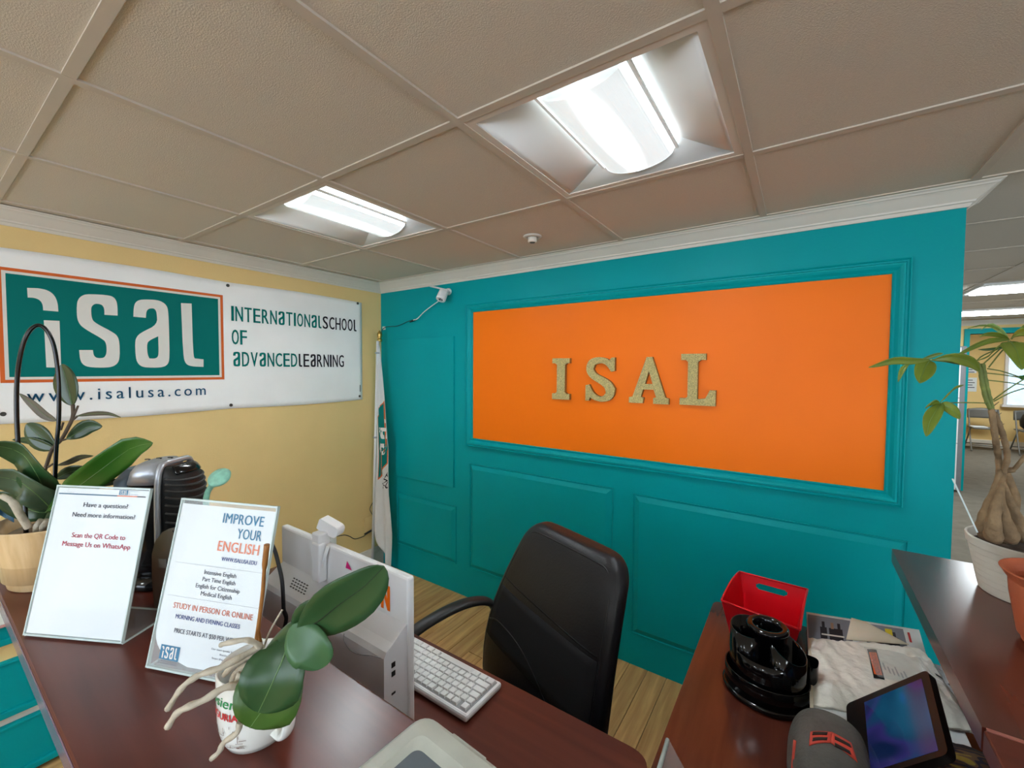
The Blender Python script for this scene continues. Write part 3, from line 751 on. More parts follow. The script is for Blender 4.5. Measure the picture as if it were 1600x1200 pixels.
def s1(p, w_, h_):
    X = lambda f: f*w_
    Yc = lambda f: h_*(1-f)
    p.rect(X(.03), Yc(.064), X(.66), Yc(.056), I_steel); p.rect(X(.66), Yc(.064), X(.87), Yc(.056), I_salmon); p.rect(X(.87), Yc(.064), X(.96), Yc(.056), I_dark)
    logo(p, X(.675), Yc(.052), X(.765), Yc(.02), I_azure, I_white)
    for k, s_ in enumerate(('INTERNATIONAL SCHOOL', 'OF', 'ADVANCED LEARNING')): p.text(s_, X(.78), Yc(.028+.011*k), I_steel, width=X(.10 if k != 1 else .01), cap=.0016)
    for k in range(3):
        p.text(('555 Main Street', 'Suite 100', 'www.isalusa.com')[k] if k == 2 else ('info', 'tel')[k], X(.12), Yc(.028+.011*k), I_grey, cap=.0016)
    B_ = .012
    p.text('Have a question?', X(.56), Yc(.145), I_ink, width=X(.47), cap=.0085, bold=B_, align='c')
    p.text('Need more information?', X(.56), Yc(.215), I_ink, width=X(.66), cap=.0085, bold=B_, align='c')
    p.text('Scan the QR Code to', X(.55), Yc(.355), I_crim, width=X(.56), cap=.0088, bold=B_, align='c')
    p.text('Message Us on WhatsApp', X(.545), Yc(.415), I_crim, width=X(.71), cap=.0088, bold=B_, align='c')
def s2(p, w_, h_):
    X = lambda f: f*w_
    Yc = lambda f: h_*(1-f)
    p.text('IMPROVE', X(.885), Yc(.128), I_azure, width=X(.41), cap=.0165, bold=.012, align='r', spacing=1.04)
    p.text('YOUR', X(.885), Yc(.213), I_azure, width=X(.24), cap=.0165, bold=.012, align='r', spacing=1.04)
    p.text('ENGLISH', X(.885), Yc(.296), I_salmon, width=X(.41), cap=.0165, bold=.012, align='r', spacing=1.04)
    p.text('WWW.ISALUSA.EDU', X(.885), Yc(.352), I_navy, width=X(.35), cap=.0065, bold=.015, align='r')
    p.rect(X(.07), Yc(.393), X(.97), Yc(.391), I_grey)
    for k, s_ in enumerate(('Intensive English','Part Time English','English for Citizenship','Medical English')):
        p.text(s_, X(.55), Yc(.440+.041*k), I_ink, width=X((.32,.33,.44,.31)[k]), cap=.0068, bold=.010, align='c')
    p.rect(X(.06), Yc(.588), X(.97), Yc(.586), I_grey)
    p.text('STUDY IN PERSON OR ONLINE', X(.54), Yc(.655), I_salmon, width=X(.79), cap=.0088, bold=.012, align='c')
    p.text('MORNING AND EVENING CLASSES', X(.51), Yc(.712), I_navy, width=X(.64), cap=.0068, bold=.012, align='c')
    p.text('PRICE STARTS AT $50 PER WEEK', X(.52), Yc(.790), I_ink, width=X(.63), cap=.0068, bold=.012, align='c')
    logo(p, X(.105), Yc(.945), X(.30), Yc(.865), I_azure, I_white)
    for k, s_ in enumerate(('INTERNATIONAL SCHOOL','OF ADVANCED LEARNING')): p.text(s_, X(.105), Yc(.957+.0115*k), I_ink, width=X(.19), cap=.002, bold=.01)
    for k, s_ in enumerate(('Our team speaks Spanish, Portuguese,','Russian and French!','Scan the code below to ask')): p.text(s_, X(.80), Yc(.845+.024*k), I_ink, width=X((.40,.22,.36)[k]), cap=.0027, bold=.008, align='c')
sign(1.538, -2.022, .490, .230, .204, .269, 'clear upright acrylic sign with red and grey text, beside the birch pot', s1)
sign(1.829, -1.921, .379, .250, .201, .270, 'clear upright acrylic sign reading IMPROVE YOUR ENGLISH behind the orchid mug', s2, True)
# edge-on acrylic holder at the frame's lower edge
t = thing('sign_holder', 'clear acrylic holder seen edge-on at the desk corner by the bottom of the picture', 'sign holder', on(1030,1230,ZD))
T_ = P(1043,1156,.93); Bt = on(1024,1222,ZD+.02)
b = B(); b.use(M_acryle); b.tube([Bt, T_], .0045, 8); b.use(M_acryl); b.obox(Bt-V((0,0,.0)), (V((.10,-.12,0))), (T_-Bt), V((.003,.002,0))); b.build('acrylic_sheet', None, t)

# ================================================================== MONITOR (all-in-one seen from behind)
t = thing('desktop_computer', 'white all-in-one computer seen from behind, standing on the work desk', 'computer', (1.83,-1.55,ZD))
MX0, MX1, MY = 1.56, 2.062, -1.566
b = B(); b.box((MX0,MY,.80), (MX1,MY+.018,1.122), .005); b.build('screen_panel', M_white, t)
b = B(); b.box((MX0+.008,MY+.0175,.82), (MX1-.008,MY+.0195,1.112)); b.build('screen_glass', M_black, t)
b = B(); prof = [(MY+.001,.80),(MY-.05,.80),(MY-.058,.81),(MY-.058,.985),(MY-.052,.995),(MY-.035,1.004),(MY-.012,1.020),(MY+.001,1.026)]
b.rings([[V((x,y,z)) for y, z in prof] for x in (MX0+.01,MX1-.004)], smooth=False); hs = b.build('rear_housing', mat('housing_grey_white', (226,227,230), .38, var=.02), t)
b = B()
for cx0 in (MX0+.10, MX1-.20):
    for k in range(6):
        for j in range(4):
            s_ = .25+.17*j; y = MY-.012-.023*s_*1.3; z = 1.0205-.0165*s_*1.3
            x = cx0+.012*k+.004*j
            b.obox(V((x,y,z)), V((.007,0,0)), V((0,-.0022,-.0015)), V((0,-.0005,.0008)))
b.build('vent_slot', M_dgrey, t)
for z in (.957,.939,.902):
    b = B(); b.box((MX1-.0045,MY-.040,z), (MX1-.003,MY-.031,z+.010 if z > .91 else z+.004)); b.build('port', M_blackm, t)
b = B(); b.tube(bez([ (1.93,MY-.0585,.99),(1.93,MY-.0585,.975),(1.95,MY-.0585,.962),(1.98,MY-.0585,.965),(2.02,MY-.0585,.978),(2.05,MY-.0585,.985)]), .0008, 5); b.build('cover_seam', M_grey, t)
b = B(); b.box((1.74,MY-.03,ZD+.008), (1.88,MY-.006,.86), .006); b.box((1.70,MY-.06,ZD), (1.92,MY+.14,ZD+.01), .004); b.build('stand', M_grey, t)
pr = Print(lambda u, v, n=0: V((u, MY-.0008-n*5, v)))
q = ony(600,935,MY); pr.text('N', ony(597,940,MY).x, ony(605,953,MY).z, I_brto, width=.024, cap=.056, bold=.04)
pr.text('I', ony(588,930,MY).x, ony(590,937,MY).z, I_steel, width=.008, cap=.045, bold=.02)
qa = ony(543,880,MY); pr.poly([[(qa.x-.006,qa.z-.012),(qa.x+.018,qa.z-.012),(qa.x+.0,qa.z+.006)]], I_mag)
pr.build('sticker_lettering', t)
# webcam clipped on top
q = ony(507,862,MY)
t = thing('webcam', 'white webcam clipped on the top edge of the white computer', 'webcam', (q.x,MY,1.04))
b = B(); b.box((q.x-.018,MY-.022,1.035), (q.x+.012,MY-.001,1.128), .003); b.build('clamp_leg', M_white, t)
b = B(); b.box((q.x-.026,MY-.018,1.112), (q.x+.006,MY+.012,1.150), .004); b.build('clamp_top', M_white, t)
b = B(); b.tube([(q.x+.008,MY-.014,1.07),(q.x+.022,MY-.004,1.122)], .004); b.build('hinge', M_white, t)
b = B(); R_ = Matrix.Translation(V((q.x+.004,MY+.004,1.156))) @ Matrix.Rotation(math.radians(20),4,'Z') @ Matrix.Rotation(math.radians(22),4,'Y')
ol = rounded_poly([(-.028,-.012),(.030,-.012),(.030,.016),(-.028,.016)], [.004,.013,.013,.004], 6)
q2 = B(); q2.poly_prism(ol, V((0,0,0)), X1, Z1, Y1*.028); bmesh.ops.transform(q2.bm, matrix=R_, verts=q2.bm.verts); q2.build('camera_head', M_white, t); b.bm.free()
b = B(); b.lathe([(.004,0),(.004,.002)], 12, M=R_@Matrix.Translation(V((.012,.0285,.002)))@Matrix.Rotation(-PI/2,4,'X')); b.build('lens', M_black, t)
b = B(); b.tube(bez([P(421,842,1.0), P(430,862,1.0), P(436,885,.99), P(441,910,.98), P(443,950,.98), P(443,985,.99), V((1.66,-1.70,ZD+.006)), V((1.50,-1.70,ZD+.006))]), .0045); tag(b.build('power_cable', M_blackm), 'thick black cable hanging behind the white computer housing', 'cable')

# ================================================================== KEYBOARD
t = thing('keyboard', 'white compact keyboard on the work desk with its spacebar side toward the chair', 'keyboard', (1.9,-1.36,ZD))
KX1, KX0, KYf, KYn = 2.098, 1.738, -1.287, -1.428      # left end as typed is at high x
b = B(); Mk = Matrix.Translation(V((KX0,KYn,ZD+.003)))@Matrix.Rotation(math.radians(-2.5),4,'X')
b.box((0,0,0.002), (KX1-KX0,KYf-KYn,.019), .006, Mk); b.build('case', M_white, t)
b = B(); b.box((.008,.009,.0188), (KX1-KX0-.008,KYf-KYn-.009,.0194), 0, Mk); b.build('key_bed', mat('key_bed_grey', (150,152,154), .5), t)
rows = [  # from the chair side (spacebar) to the camera side; widths in key units from the x-high end
 [1.25,1.25,1.25,6.25,1.25,1.25,1.25,1,1,1,1], [2.25]+[1]*10+[2.75,1,1,1], [1.75]+[1]*11+[2.25,1,1,1], [1.5]+[1]*12+[1.5,1,1,1], [1]*13+[2,1,1,1], [1,-.5]+[1]*4+[-.25]+[1]*4+[-.25]+[1]*4+[1,1,1]]
pt = .0190; ph = (KYf-KYn-.020)/6
kc = {}
def key_mesh(wd):
    if wd not in kc:
        q = B(); q.rings([[V((x*(wd*pt-.0022)/2*k, y*(ph-.0024)/2*k, z)) for x, y in ((-1,-1),(1,-1),(1,1),(-1,1))] for k, z in ((1,0),(1,.002),(.92,.0055),(.84,.0062))], smooth=False)
        me = bpy.data.meshes.new('key'); bmesh.ops.recalc_face_normals(q.bm, faces=q.bm.faces); q.bm.to_mesh(me); q.bm.free(); me.materials.append(M_white); kc[wd] = me
    return kc[wd]
for r, row in enumerate(rows):
    x = KX1-KX0-.011
    for wd in row:
        if wd < 0: x += wd*pt; continue
        if x-wd*pt < .008: break
        o = bpy.data.objects.new('key', key_mesh(wd)); link(o, t)
        o.matrix_basis = Matrix.Translation(-V((1.9,-1.36,ZD))) @ Mk @ Matrix.Translation(V((x-wd*pt/2, KYf-KYn-.010-ph*(r+.5), .0192)))
        x -= wd*pt

# ================================================================== OFFICE CHAIR
cc = V((2.06,-1.08,0)); ca = math.radians(-20)
t = thing('office_chair', 'black high-back leather office chair pulled up to the work desk', 'chair', cc, rz=ca)
# local: +x to the viewer's right, -y faces the desk
def hw(s):      # half width of backrest against height parameter
    return lerp_tab([(1,.212),(.9,.222),(.75,.240),(.55,.258),(.35,.270),(.15,.268),(0,.25)], s)
def bc(s):      # centre line: lumbar bulge, top leans back
    return .045*math.sin((s-.05)*PI*1.2)*-.5+.175*s**1.2
ZB0, ZB1 = .46, 1.005
def ring(s, k=1, th=.042, n=40, exp=4.0, ofs=0):
    r = []
    for i in range(n):
        a = 2*PI*i/n; ca_, sa_ = math.cos(a), math.sin(a)
        x = math.copysign(abs(ca_)**(2/exp), ca_)*hw(s)*k; y = math.copysign(abs(sa_)**(2/exp), sa_)*th*(k**.25 if k > .01 else .1)
        r.append(V((x, y+bc(s)+ofs, ZB0+(ZB1-ZB0)*s)))
    return r
rs = []
for s in [0,.02,.05,.1,.2,.3,.4,.5,.6,.7,.8,.88]: rs.append(ring(s, 1 if s > .04 else .86+.14*s/.05))
for k in range(1, 11):
    t_ = k/10; s = .88+.12*math.sin(t_*PI/2); rs.append(ring(s, 1-.30*(1-math.cos(t_*PI/2)), .042*(.30+.70*math.cos(t_*PI/2)**.5)))
b = B(); b.rings(rs); b.build('backrest', M_leather, t, local=True)
# piping: loops following the cushion front
def front(x, s, lift=.0): return V((x, bc(s)-.042*max(.05,(1-min(1,abs(x)/hw(s))**4))**.25*(1 if s < .9 else .9)-lift, ZB0+(ZB1-ZB0)*s))
def top_loop(ins):
    pts = []
    for s in (.1,.25,.4,.55,.7,.82): pts.append((-hw(s)+ins, s))
    pts += [(-.188,.90),(-.168,.945),(-.12,.958),(0,.96),(.12,.958),(.168,.945),(.188,.90)]
    for s in (.82,.7,.55,.4,.25,.1): pts.append((hw(s)-ins, s))
    return pts
b = B(); b.tube(bez([front(x, s, -.002) for x, s in top_loop(.022)], 5), .0032, 6); b.build('piping', M_leather, t, local=True)
b = B(); b.tube([front(x/10*hw(.63)*.9, .63-.03*(x/10), -.001) for x in range(-10, 11)], .003, 6); b.build('seam', M_mesh, t, local=True)
b = B(); b.tube(bez([front(x, s, -.0005) for x, s in ((-.24,.40),(-.18,.43),(-.05,.40),(.08,.28),(.13,.12),(.14,.02))], 6), .003, 6); b.tube(bez([front(x, s, -.0005) for x, s in ((.09,.27),(.15,.20),(.22,.13))], 4), .003, 6); b.build('seam', M_leather, t, local=True)
b = B(); b.grid(lambda u, v: front((-.9+1.8*u)*hw(.3+.3*v), .30+.30*v-.03*(u-.5), .0012), 16, 8, .001); b.build('mesh_band', M_mesh, t, local=True)
# seat, arm, post, base
b = B(); sr = []
for z, k in ((.40,.9),(.41,1),(.45,1.03),(.475,1.0),(.487,.9),(.49,.7)):
    sr.append([V((.255*k*math.copysign(abs(math.cos(a))**.5, math.cos(a)), -.25+.25*k*math.copysign(abs(math.sin(a))**.5, math.sin(a)), z)) for a in [2*PI*i/36 for i in range(36)]])
b.rings(sr); b.build('seat', M_leather, t, local=True)
def arm(sx):
    b = B(); pts = bez([(sx*.250,.05,.655),(sx*.268,.02,.715),(sx*.275,-.06,.738),(sx*.280,-.17,.728),(sx*.282,-.28,.690),(sx*.280,-.35,.60),(sx*.27,-.34,.48),(sx*.20,-.25,.41)], 6)
    rg = []
    for i, p in enumerate(pts):
        tt = (pts[min(i+1,len(pts)-1)]-pts[max(i-1,0)]).normalized(); a = V((1,0,0)); c_ = a.cross(tt).normalized()
        rg.append([p+a*(.026*math.cos(q))+c_*(.013*math.sin(q)) for q in [2*PI*k/12 for k in range(12)]])
    b.rings(rg); return b.build('armrest', M_blackm, t, local=True)
arm(-1)
b = B(); b.lathe([(.05,.385),(.05,.36),(.03,.34),(.03,.20),(.022,.20),(.022,.09)], 20, c=(0,-.25,0)); b.box((-.1,-.33,.375), (.1,-.15,.40), .006); b.build('gas_post', M_blackm, t, local=True)
b = B(); b.box((-.04,-.06,.35), (.04,.05,.38), .006); b.obox(V((-.03,.02,.35)), V((.06,0,0)), V((0,.04,.2)), V((0,.02,0))); b.build('back_bracket', M_blackm, t, local=True)
for k in range(5):
    a = k*2*PI/5+.3; d = V((math.cos(a), math.sin(a), 0)); o_ = V((0,-.25,0))
    b = B(); b.tube([o_+Z1*.10, o_+d*.15+Z1*.095, o_+d*.29+Z1*.07], [.028,.022,.014], 10); lg = b.build('base_leg', M_blackm, t, local=True)
    b = B(); c_ = o_+d*.29; sd = V((-d.y,d.x,0))
    b.tube([c_+sd*.024+Z1*.026, c_+sd*.006+Z1*.026], .026, 16); b.tube([c_-sd*.024+Z1*.026, c_-sd*.006+Z1*.026], .026, 16); b.tube([c_-sd*.026+Z1*.03, c_+sd*.026+Z1*.03], .008); b.tube([c_+Z1*.03, c_+Z1*.07], .009); b.build('caster', M_blackm, lg, local=True)

# ================================================================== LEAVES
def leaf(name, pts, wmax, side, m, parent, fold=.18, droop=0, shape=.5, vein=True, blunt=.62, vm=None, und=None, n=14, wave=0):
    """pts: centre line; side: vector across; blade follows a pointed ellipse profile"""
    c = bez(pts, 6); N_ = len(c)-1; side = V(side).normalized(); k = 6
    seg = [0]; 
    for a, b_ in zip(c, c[1:]): seg.append(seg[-1]+(b_-a).length)
    def at(u):
        d = u*seg[-1]
        for i in range(N_):
            if seg[i+1] >= d: f = (d-seg[i])/max(1e-9, seg[i+1]-seg[i]); return c[i].lerp(c[i+1], f)
        return c[-1].copy()
    def fr(u):
        t_ = (at(min(1,u+.02))-at(max(0,u-.02))).normalized(); s_ = (side-t_*side.dot(t_)).normalized(); return t_, s_, s_.cross(t_).normalized()
    def wd(u):
        u = max(0.0, min(1.0, u)); return wmax/2*(math.sin(PI*u**(shape*2*.5+.25) if False else PI*u**shape_e))**blunt
    shape_e = math.log(.5)/math.log(shape)
    if fr(.5)[2].dot(CW-at(.5)) < 0: side = -side
    def pos(u, v):
        u = (1-math.cos(PI*u))/2
        t_, s_, n_ = fr(u); x = (v-.5)*2; w_ = max(.0006, wd(u))
        return at(u)+s_*x*w_+n_*(abs(x)**1.4*w_*fold-droop*x*x*w_ + wave*w_*math.sin(u*14)*abs(x))
    b = B(); b.grid(pos, n, k, .0011); o = b.build(name, m, parent)
    if vein:
        b = B(); b.tube([at(i/10)+fr(i/10)[2]*.0013 for i in range(11)], [max(.0004, wmax*.018*(1-i/12)) for i in range(11)], 5); b.build('midrib', vm or M_vein, o)
    return o
# ------------------ orchid in mug
mc = on(405,1140,ZC)
t = thing('ceramic_mug', 'white ceramic mug with green and red print used as orchid pot', 'mug', mc)
rb, h_ = .040, .098
MPx = [(.030,0),(.034,.001),(.038,.010),(.0405,.022),(.042,.04),(.0425,.07),(.0425,.096),(.0415,.099),(.0395,.096),(.0392,.07),(.038,.03),(.030,.008)]
MPx = [(r*1.13, z) for r, z in MPx]
b = B(); b.lathe(MPx, 48, c=mc); b.build('mug_body', M_mug, t)
ha = math.radians(2)   # handle direction
hd = V((math.cos(ha), math.sin(ha), 0))
b = B(); hp = bez([mc+hd*.045+Z1*.080, mc+hd*.062+Z1*.084, mc+hd*.074+Z1*.068, mc+hd*.074+Z1*.042, mc+hd*.062+Z1*.022, mc+hd*.042+Z1*.020], 6)
rg = []
for i, p in enumerate(hp):
    tt = (hp[min(i+1,len(hp)-1)]-hp[max(i-1,0)]).normalized(); a = V((-hd.y,hd.x,0)); c_ = a.cross(tt).normalized()
    rg.append([p+a*(.0085*math.cos(q))+c_*(.0045*math.sin(q)) for q in [2*PI*k/12 for k in range(12)]])
b.rings(rg); b.build('handle', M_mug, t)
vd = math.atan2(CW.y-mc.y, CW.x-mc.x)                 # print centred a little left of the side toward the room
def mugmap(u, v, n=0):
    a = math.radians(258)+u/.048; r = (.0481 if v > .04 else .0481-(.04-v)*.06)+n*3+.0004
    return mc+V((math.cos(a)*r, math.sin(a)*r, v))
pr = Print(mugmap)
pr.text('osier', -.006, .068, I_green, width=.044, cap=.014, bold=.008, slant=.25)
pr.text('LIGURIA', -.006, .052, I_redb, width=.048, cap=.0095, bold=.02)
for k in range(26):                                    # small sketch strokes under the words
    random.seed(100+k); u = -.002+random.random()*.045; v = .010+random.random()*.036; L = .003+random.random()*.008
    if k % 2: pr.rect(u, v, u+L, v+.0007, I_brown, 3)
    else: pr.rect(u, v, u+.0007, v+L, I_brown)
pr.build('printed_lettering', t)
b = B(); b.lathe([(.0385,.070),(.03,.078),(.015,.083),(.004,.084)], 24, c=mc); tag(b.build('potting_bark', M_bark), 'bark chips filling the white mug under the orchid roots', 'soil')
orc = thing('orchid_plant', 'small orchid with broad green leaves and pale aerial roots growing in the mug', 'plant', mc+Z1*.08)
crown_p = P(432,1000,.500)
b = B(); b.tube(bez([mc+Z1*.082, P(410,1060,.525), P(425,1020,.508), P(455,985,.495), P(472,985,.490)]), [.008]*26+[.009]*7 if False else .009, 10); b.build('stem', M_leafo, orc)
ul = RT*.55+UP*.83
# upright big leaf
leaf('leaf', [P(468,988,.488), P(500,968,.475), P(535,940,.462), P(570,915,.455), P(600,884,.452)], .060, (RT*.6+FW*.25-UP*.75), M_leafo, orc, fold=.22, shape=.58, vm=M_veind, blunt=.5)
leaf('leaf', [P(462,985,.492), P(485,968,.490), P(520,950,.485), P(548,935,.480)], .055, (RT*.7+UP*-.7+FW*.3), M_leafo, orc, fold=.15, shape=.5)
# short rounded leaf
leaf('leaf', [P(456,978,.485), P(470,1000,.474), P(490,1018,.468), P(506,1042,.470)], .046, (RT*.8+UP*.5+FW*.1), M_leafo2, orc, fold=.10, shape=.56, vein=False, blunt=.45)
# large drooping leaf and one beneath
leaf('leaf', [P(455,985,.500), P(447,1020,.482), P(427,1065,.470), P(404,1112,.470)], .072, (RT*.93+UP*.35+FW*.1), M_leafo, orc, fold=.16, shape=.52, blunt=.58)
leaf('leaf', [P(448,1000,.508), P(436,1050,.492), P(415,1100,.482), P(391,1136,.482)], .078, (RT*.93+UP*.38+FW*.12), mat('orchid_leaf_light', (58,88,32), .4, var=.12), orc, fold=.12, shape=.56, blunt=.58)
ROOTS = [([(410,1008,.525),(385,1022,.512),(345,1043,.500),(318,1052,.495),(296,1064,.492),(280,1080,.490),(262,1108,.492)], .0042),
 ([(392,1060,.505),(372,1070,.500),(350,1075,.492),(318,1094,.485),(290,1106,.480),(275,1116,.480),(262,1136,.482)], .0046),
 ([(375,1128,.490),(370,1145,.490),(350,1160,.492),(342,1175,.492),(330,1186,.492)], .0036),
 ([(408,1012,.520),(396,1003,.515),(380,1000,.512),(350,1006,.512),(345,1008,.515)], .0036),
 ([(400,1018,.525),(380,1030,.522),(362,1042,.524),(350,1055,.53)], .004),
 ([(405,1030,.522),(385,1040,.520),(370,1050,.522),(362,1064,.53)], .0045),
 ([(378,1052,.508),(372,1062,.505),(374,1085,.505),(385,1105,.505)], .0045)]
for pts, r in ROOTS:
    c_ = bez([P(*p) for p in pts], 5); random.seed(len(pts)*7+int(pts[0][0]))
    b = B(); b.tube(c_, [r*(1+.12*math.sin(i*1.1))*(1-.25*i/len(c_)) for i in range(len(c_))], 8); b.build('aerial_root', M_root, orc)
b = B(); c_ = bez([P(395,1030,.530), P(402,990,.530), P(410,930,.528), P(413,890,.525), P(417,851,.522)], 5)
b.tube(c_, [.0024+.0011*(i > 15) for i in range(len(c_))], 8); b.build('brown_stake', M_bamboo, orc)
b = B(); b.tube([P(408,1008,.53), P(404,985,.53), P(410,940,.53)], [.0022,.002,.0008], 6); b.build('broken_stem', M_bamboo, orc)
b = B(); b.tube(bez([P(412,1012,.535), P(420,990,.535), P(432,968,.535), P(441,953,.535)]), .0013, 6); b.build('thin_shoot', M_root, orc)

# ------------------ birch pot with rubber plant, orchid leaves and arched wire
pc = V((1.262,-1.935,ZC))
t = thing('birch_plant_pot', 'pale birch-veneer round plant pot on the counter end left of the signs', 'plant pot', pc)
b = B(); b.lathe([(.078,0),(.082,.003),(.094,.06),(.108,.138),(.1085,.141),(.105,.141),(.098,.10),(.09,.02)], 48, c=pc); b.build('pot_shell', M_birch, t)
b = B(); b.lathe([(.100,.105),(.08,.118),(.04,.124),(.005,.126)], 32, c=pc); tag(b.build('bark_mix', M_bark), 'dry bark mix filling the birch plant pot', 'soil')
def D(px, py, off=0): return P(px, py, .985+off)
wr = thing('arched_wire_hoop', 'tall black arched wire plant hoop pushed into the birch pot', 'plant support', pc+Z1*.12)
b = B(); b.tube(bez([D(41,834,-.06), D(38,780,-.055), D(30,720,-.05), D(26,640,-.045), D(28,580,-.04), D(38,532,-.03), D(54,510,-.02), D(70,513,-.01), D(84,540,0), D(91,590,.005), D(92,650,.01), D(88,700,.01), D(85,770,.01)], 6), .0042, 8); b.build('wire', M_black, wr)
b = B(); b.tube([D(86,758,.0), D(84,772,.0)], .009, 8)
for k in range(8): b.tube([D(85,758+2*k,0), D(85+9*math.cos(k*2),757+2*k,0)], .0016, 4)
b.build('clip', M_blackm, wr)
rb_ = thing('rubber_plant', 'dark-leaved rubber plant rising behind the arched wire in the birch pot', 'plant', pc+Z1*.12+V((0,.02,0)))
M_stb = mat('brown_twig', (86,72,58), .7, var=.2, scale=40)
b = B(); b.tube(bez([D(60,815,.03), D(64,760,.03), D(75,720,.03), D(83,700,.03), D(95,688,.03), D(108,665,.03), D(114,650,.03), D(114,632,.03)], 5), .0038, 8); b.build('stem', M_stb, rb_)
for a in (((92,690),(104,686)), ((70,752),(84,744)), ((75,730),(84,724)), ((95,672),(99,660)), ((114,654),(122,634)), ((112,658),(121,650))):
    b = B(); b.tube([D(*a[0],.03), D(*a[1],.03)], .0022, 6); b.build('twig', M_stb, rb_)
LFS = [([(114,634),(108,608),(103,588),(97,569)], .067, (1,0,.1), M_leafd, .50),
 ([(88,657),(70,648),(52,632),(31,615)], .022, (.5,.7,0), M_leafu, .42),
 ([(120,650),(145,646),(170,646),(189,652)], .012, (0,1,.5), M_leafu, .5),
 ([(104,686),(122,676),(140,666),(160,666)], .036, (.3,1,.1), M_leafd, .55),
 ([(88,700),(72,690),(55,675),(42,662)], .058, (.6,-.7,0), M_leafd, .5),
 ([(86,700),(65,692),(45,688),(20,687)], .022, (.1,1,.3), M_leafd, .4),
 ([(90,727),(108,722),(126,714),(146,712)], .014, (.2,1,.4), M_leafu, .5),
 ([(88,748),(108,738),(128,734),(142,732)], .030, (.2,1,.2), M_leafd, .5)]
for pts, w_, sd, m_, sh in LFS:
    s_ = RT*sd[0]+UP*sd[1]-FW*sd[2]
    leaf('leaf', [D(x,y,.03) for x, y in pts], w_, s_, m_, rb_, fold=.14, shape=sh)
op = thing('broad_leaf_orchid', 'orchid with long strap leaves arching out of the birch pot', 'plant', pc+Z1*.12-V((0,.02,0)))
def tri(base, mid, tip, w_, sd, m_, off=(-.02,-.04,-.04), sh=.5):
    s_ = RT*sd[0]+UP*sd[1]-FW*sd[2]
    mids = mid if isinstance(mid[0], tuple) else [mid]
    n_ = len(mids)
    pts = [D(*base,off[0])]+[D(*q, off[1]) for q in mids]+[D(*tip,off[2])]
    return leaf('leaf', pts, w_, s_, m_, op, fold=.2, shape=sh)
tri((82,790), ((55,735),(30,705)), (-25,692), .075, (.55,.8,.3), M_leafo, (-.01,-.06,-.10))
tri((80,795), ((50,765),(20,748)), (-40,742), .07, (.4,.9,.3), mat('grey_green_leaf', (64,84,62), .35, var=.1), (-.02,-.06,-.10))
tri((84,800), ((60,800),(35,790)), (-10,770), .06, (.4,.9,.1), M_leafd, (-.01,-.03,-.05))
tri((72,800), ((120,762),(165,728),(205,700)), (239,692), .062, (.5,.85,.3), M_leafg, (-.03,-.08,-.10), .62)
tri((88,780), ((120,765),(150,752)), (181,735), .03, (.4,.85,.2), M_leafd, (.02,.02,.0))
tri((120,768), ((150,757),(180,752)), (205,751), .018, (.1,1,.3), M_leafd, (.03,.03,.03))
tri((100,790), ((90,800),(80,812)), (70,826), .03, (.8,.4,.1), M_leafo, (-.02,-.03,-.03))
b = B(); b.tube(bez([D(4,775,-.09), D(20,785,-.10), D(32,805,-.09), D(45,825,-.08)]), [.006]*8+[.007]*17, 8); b.build('aerial_root', M_root, op)
for x in (60,70): 
    b = B(); b.tube([D(x+4,812,-.05), D(x-2,822,-.05), D(x-4,836,-.04)], [.005,.007,.005], 8); b.build('aerial_root', M_root, op)
b = B(); b.grid(lambda u, v: D(-10+32*u, 782+ (18+22*u)*v - 6*u, -.02+.03*math.sin(u*3)), 6, 4, .001); tag(b.build('blue_leaf_ornament', M_blue), 'blue leaf-shaped ornament at the left edge behind the birch pot', 'ornament')

# ================================================================== FAN HEATER
hc = on(256,905,ZC)
t = thing('fan_heater', 'black and silver tabletop fan heater standing on the counter between the signs', 'heater', hc, rz=math.radians(36))
# local: +x toward grille side, height .285
def hring(z, x0, x1, hy, y0=0, n=28, e=3):
    cx_ = (x0+x1)/2; a_ = (x1-x0)/2
    return [V((cx_+a_*math.copysign(abs(math.cos(q))**(2/e), math.cos(q)), y0+hy*math.copysign(abs(math.sin(q))**(2/e), math.sin(q)), z)) for q in [2*PI*k/n for k in range(n)]]
b = B(); b.lathe([(.062,0),(.066,.004),(.064,.016),(.050,.024),(.035,.034)], 36, sx=1.1, sy=.9); b.build('base', M_black, t, local=True)
b = B(); b.rings([hring(.02,-.05,.03,.04), hring(.05,-.055,.04,.048), hring(.10,-.060,.045,.052), hring(.17,-.062,.045,.054), hring(.215,-.058,.040,.053), hring(.238,-.050,.030,.050)]); b.build('body', M_black, t, local=True)
b = B(); b.rings([hring(.236,-.053,.036,.0515), hring(.262,-.046,.034,.049), hring(.277,-.034,.030,.044), hring(.285,-.018,.022,.034)]); b.build('top_panel', M_silver, t, local=True)
b = B(); b.rings([hring(.10,-.080,-.045,.030), hring(.20,-.090,-.045,.034), hring(.240,-.088,-.040,.036), hring(.268,-.064,-.02,.032)]); b.build('rear_shell', mat('blue_grey_plastic', (84,98,112), .4), t, local=True)
for k in range(3):
    b = B(); b.tube([V((-.022+.018*k+.006*math.cos(q), -.012+.010*k+.006*math.sin(q), .2865-.0008*abs(k-1))) for q in [PI*j/8-.3 for j in range(9)]], .0012, 5); b.build('button', M_dgrey, t, local=True)
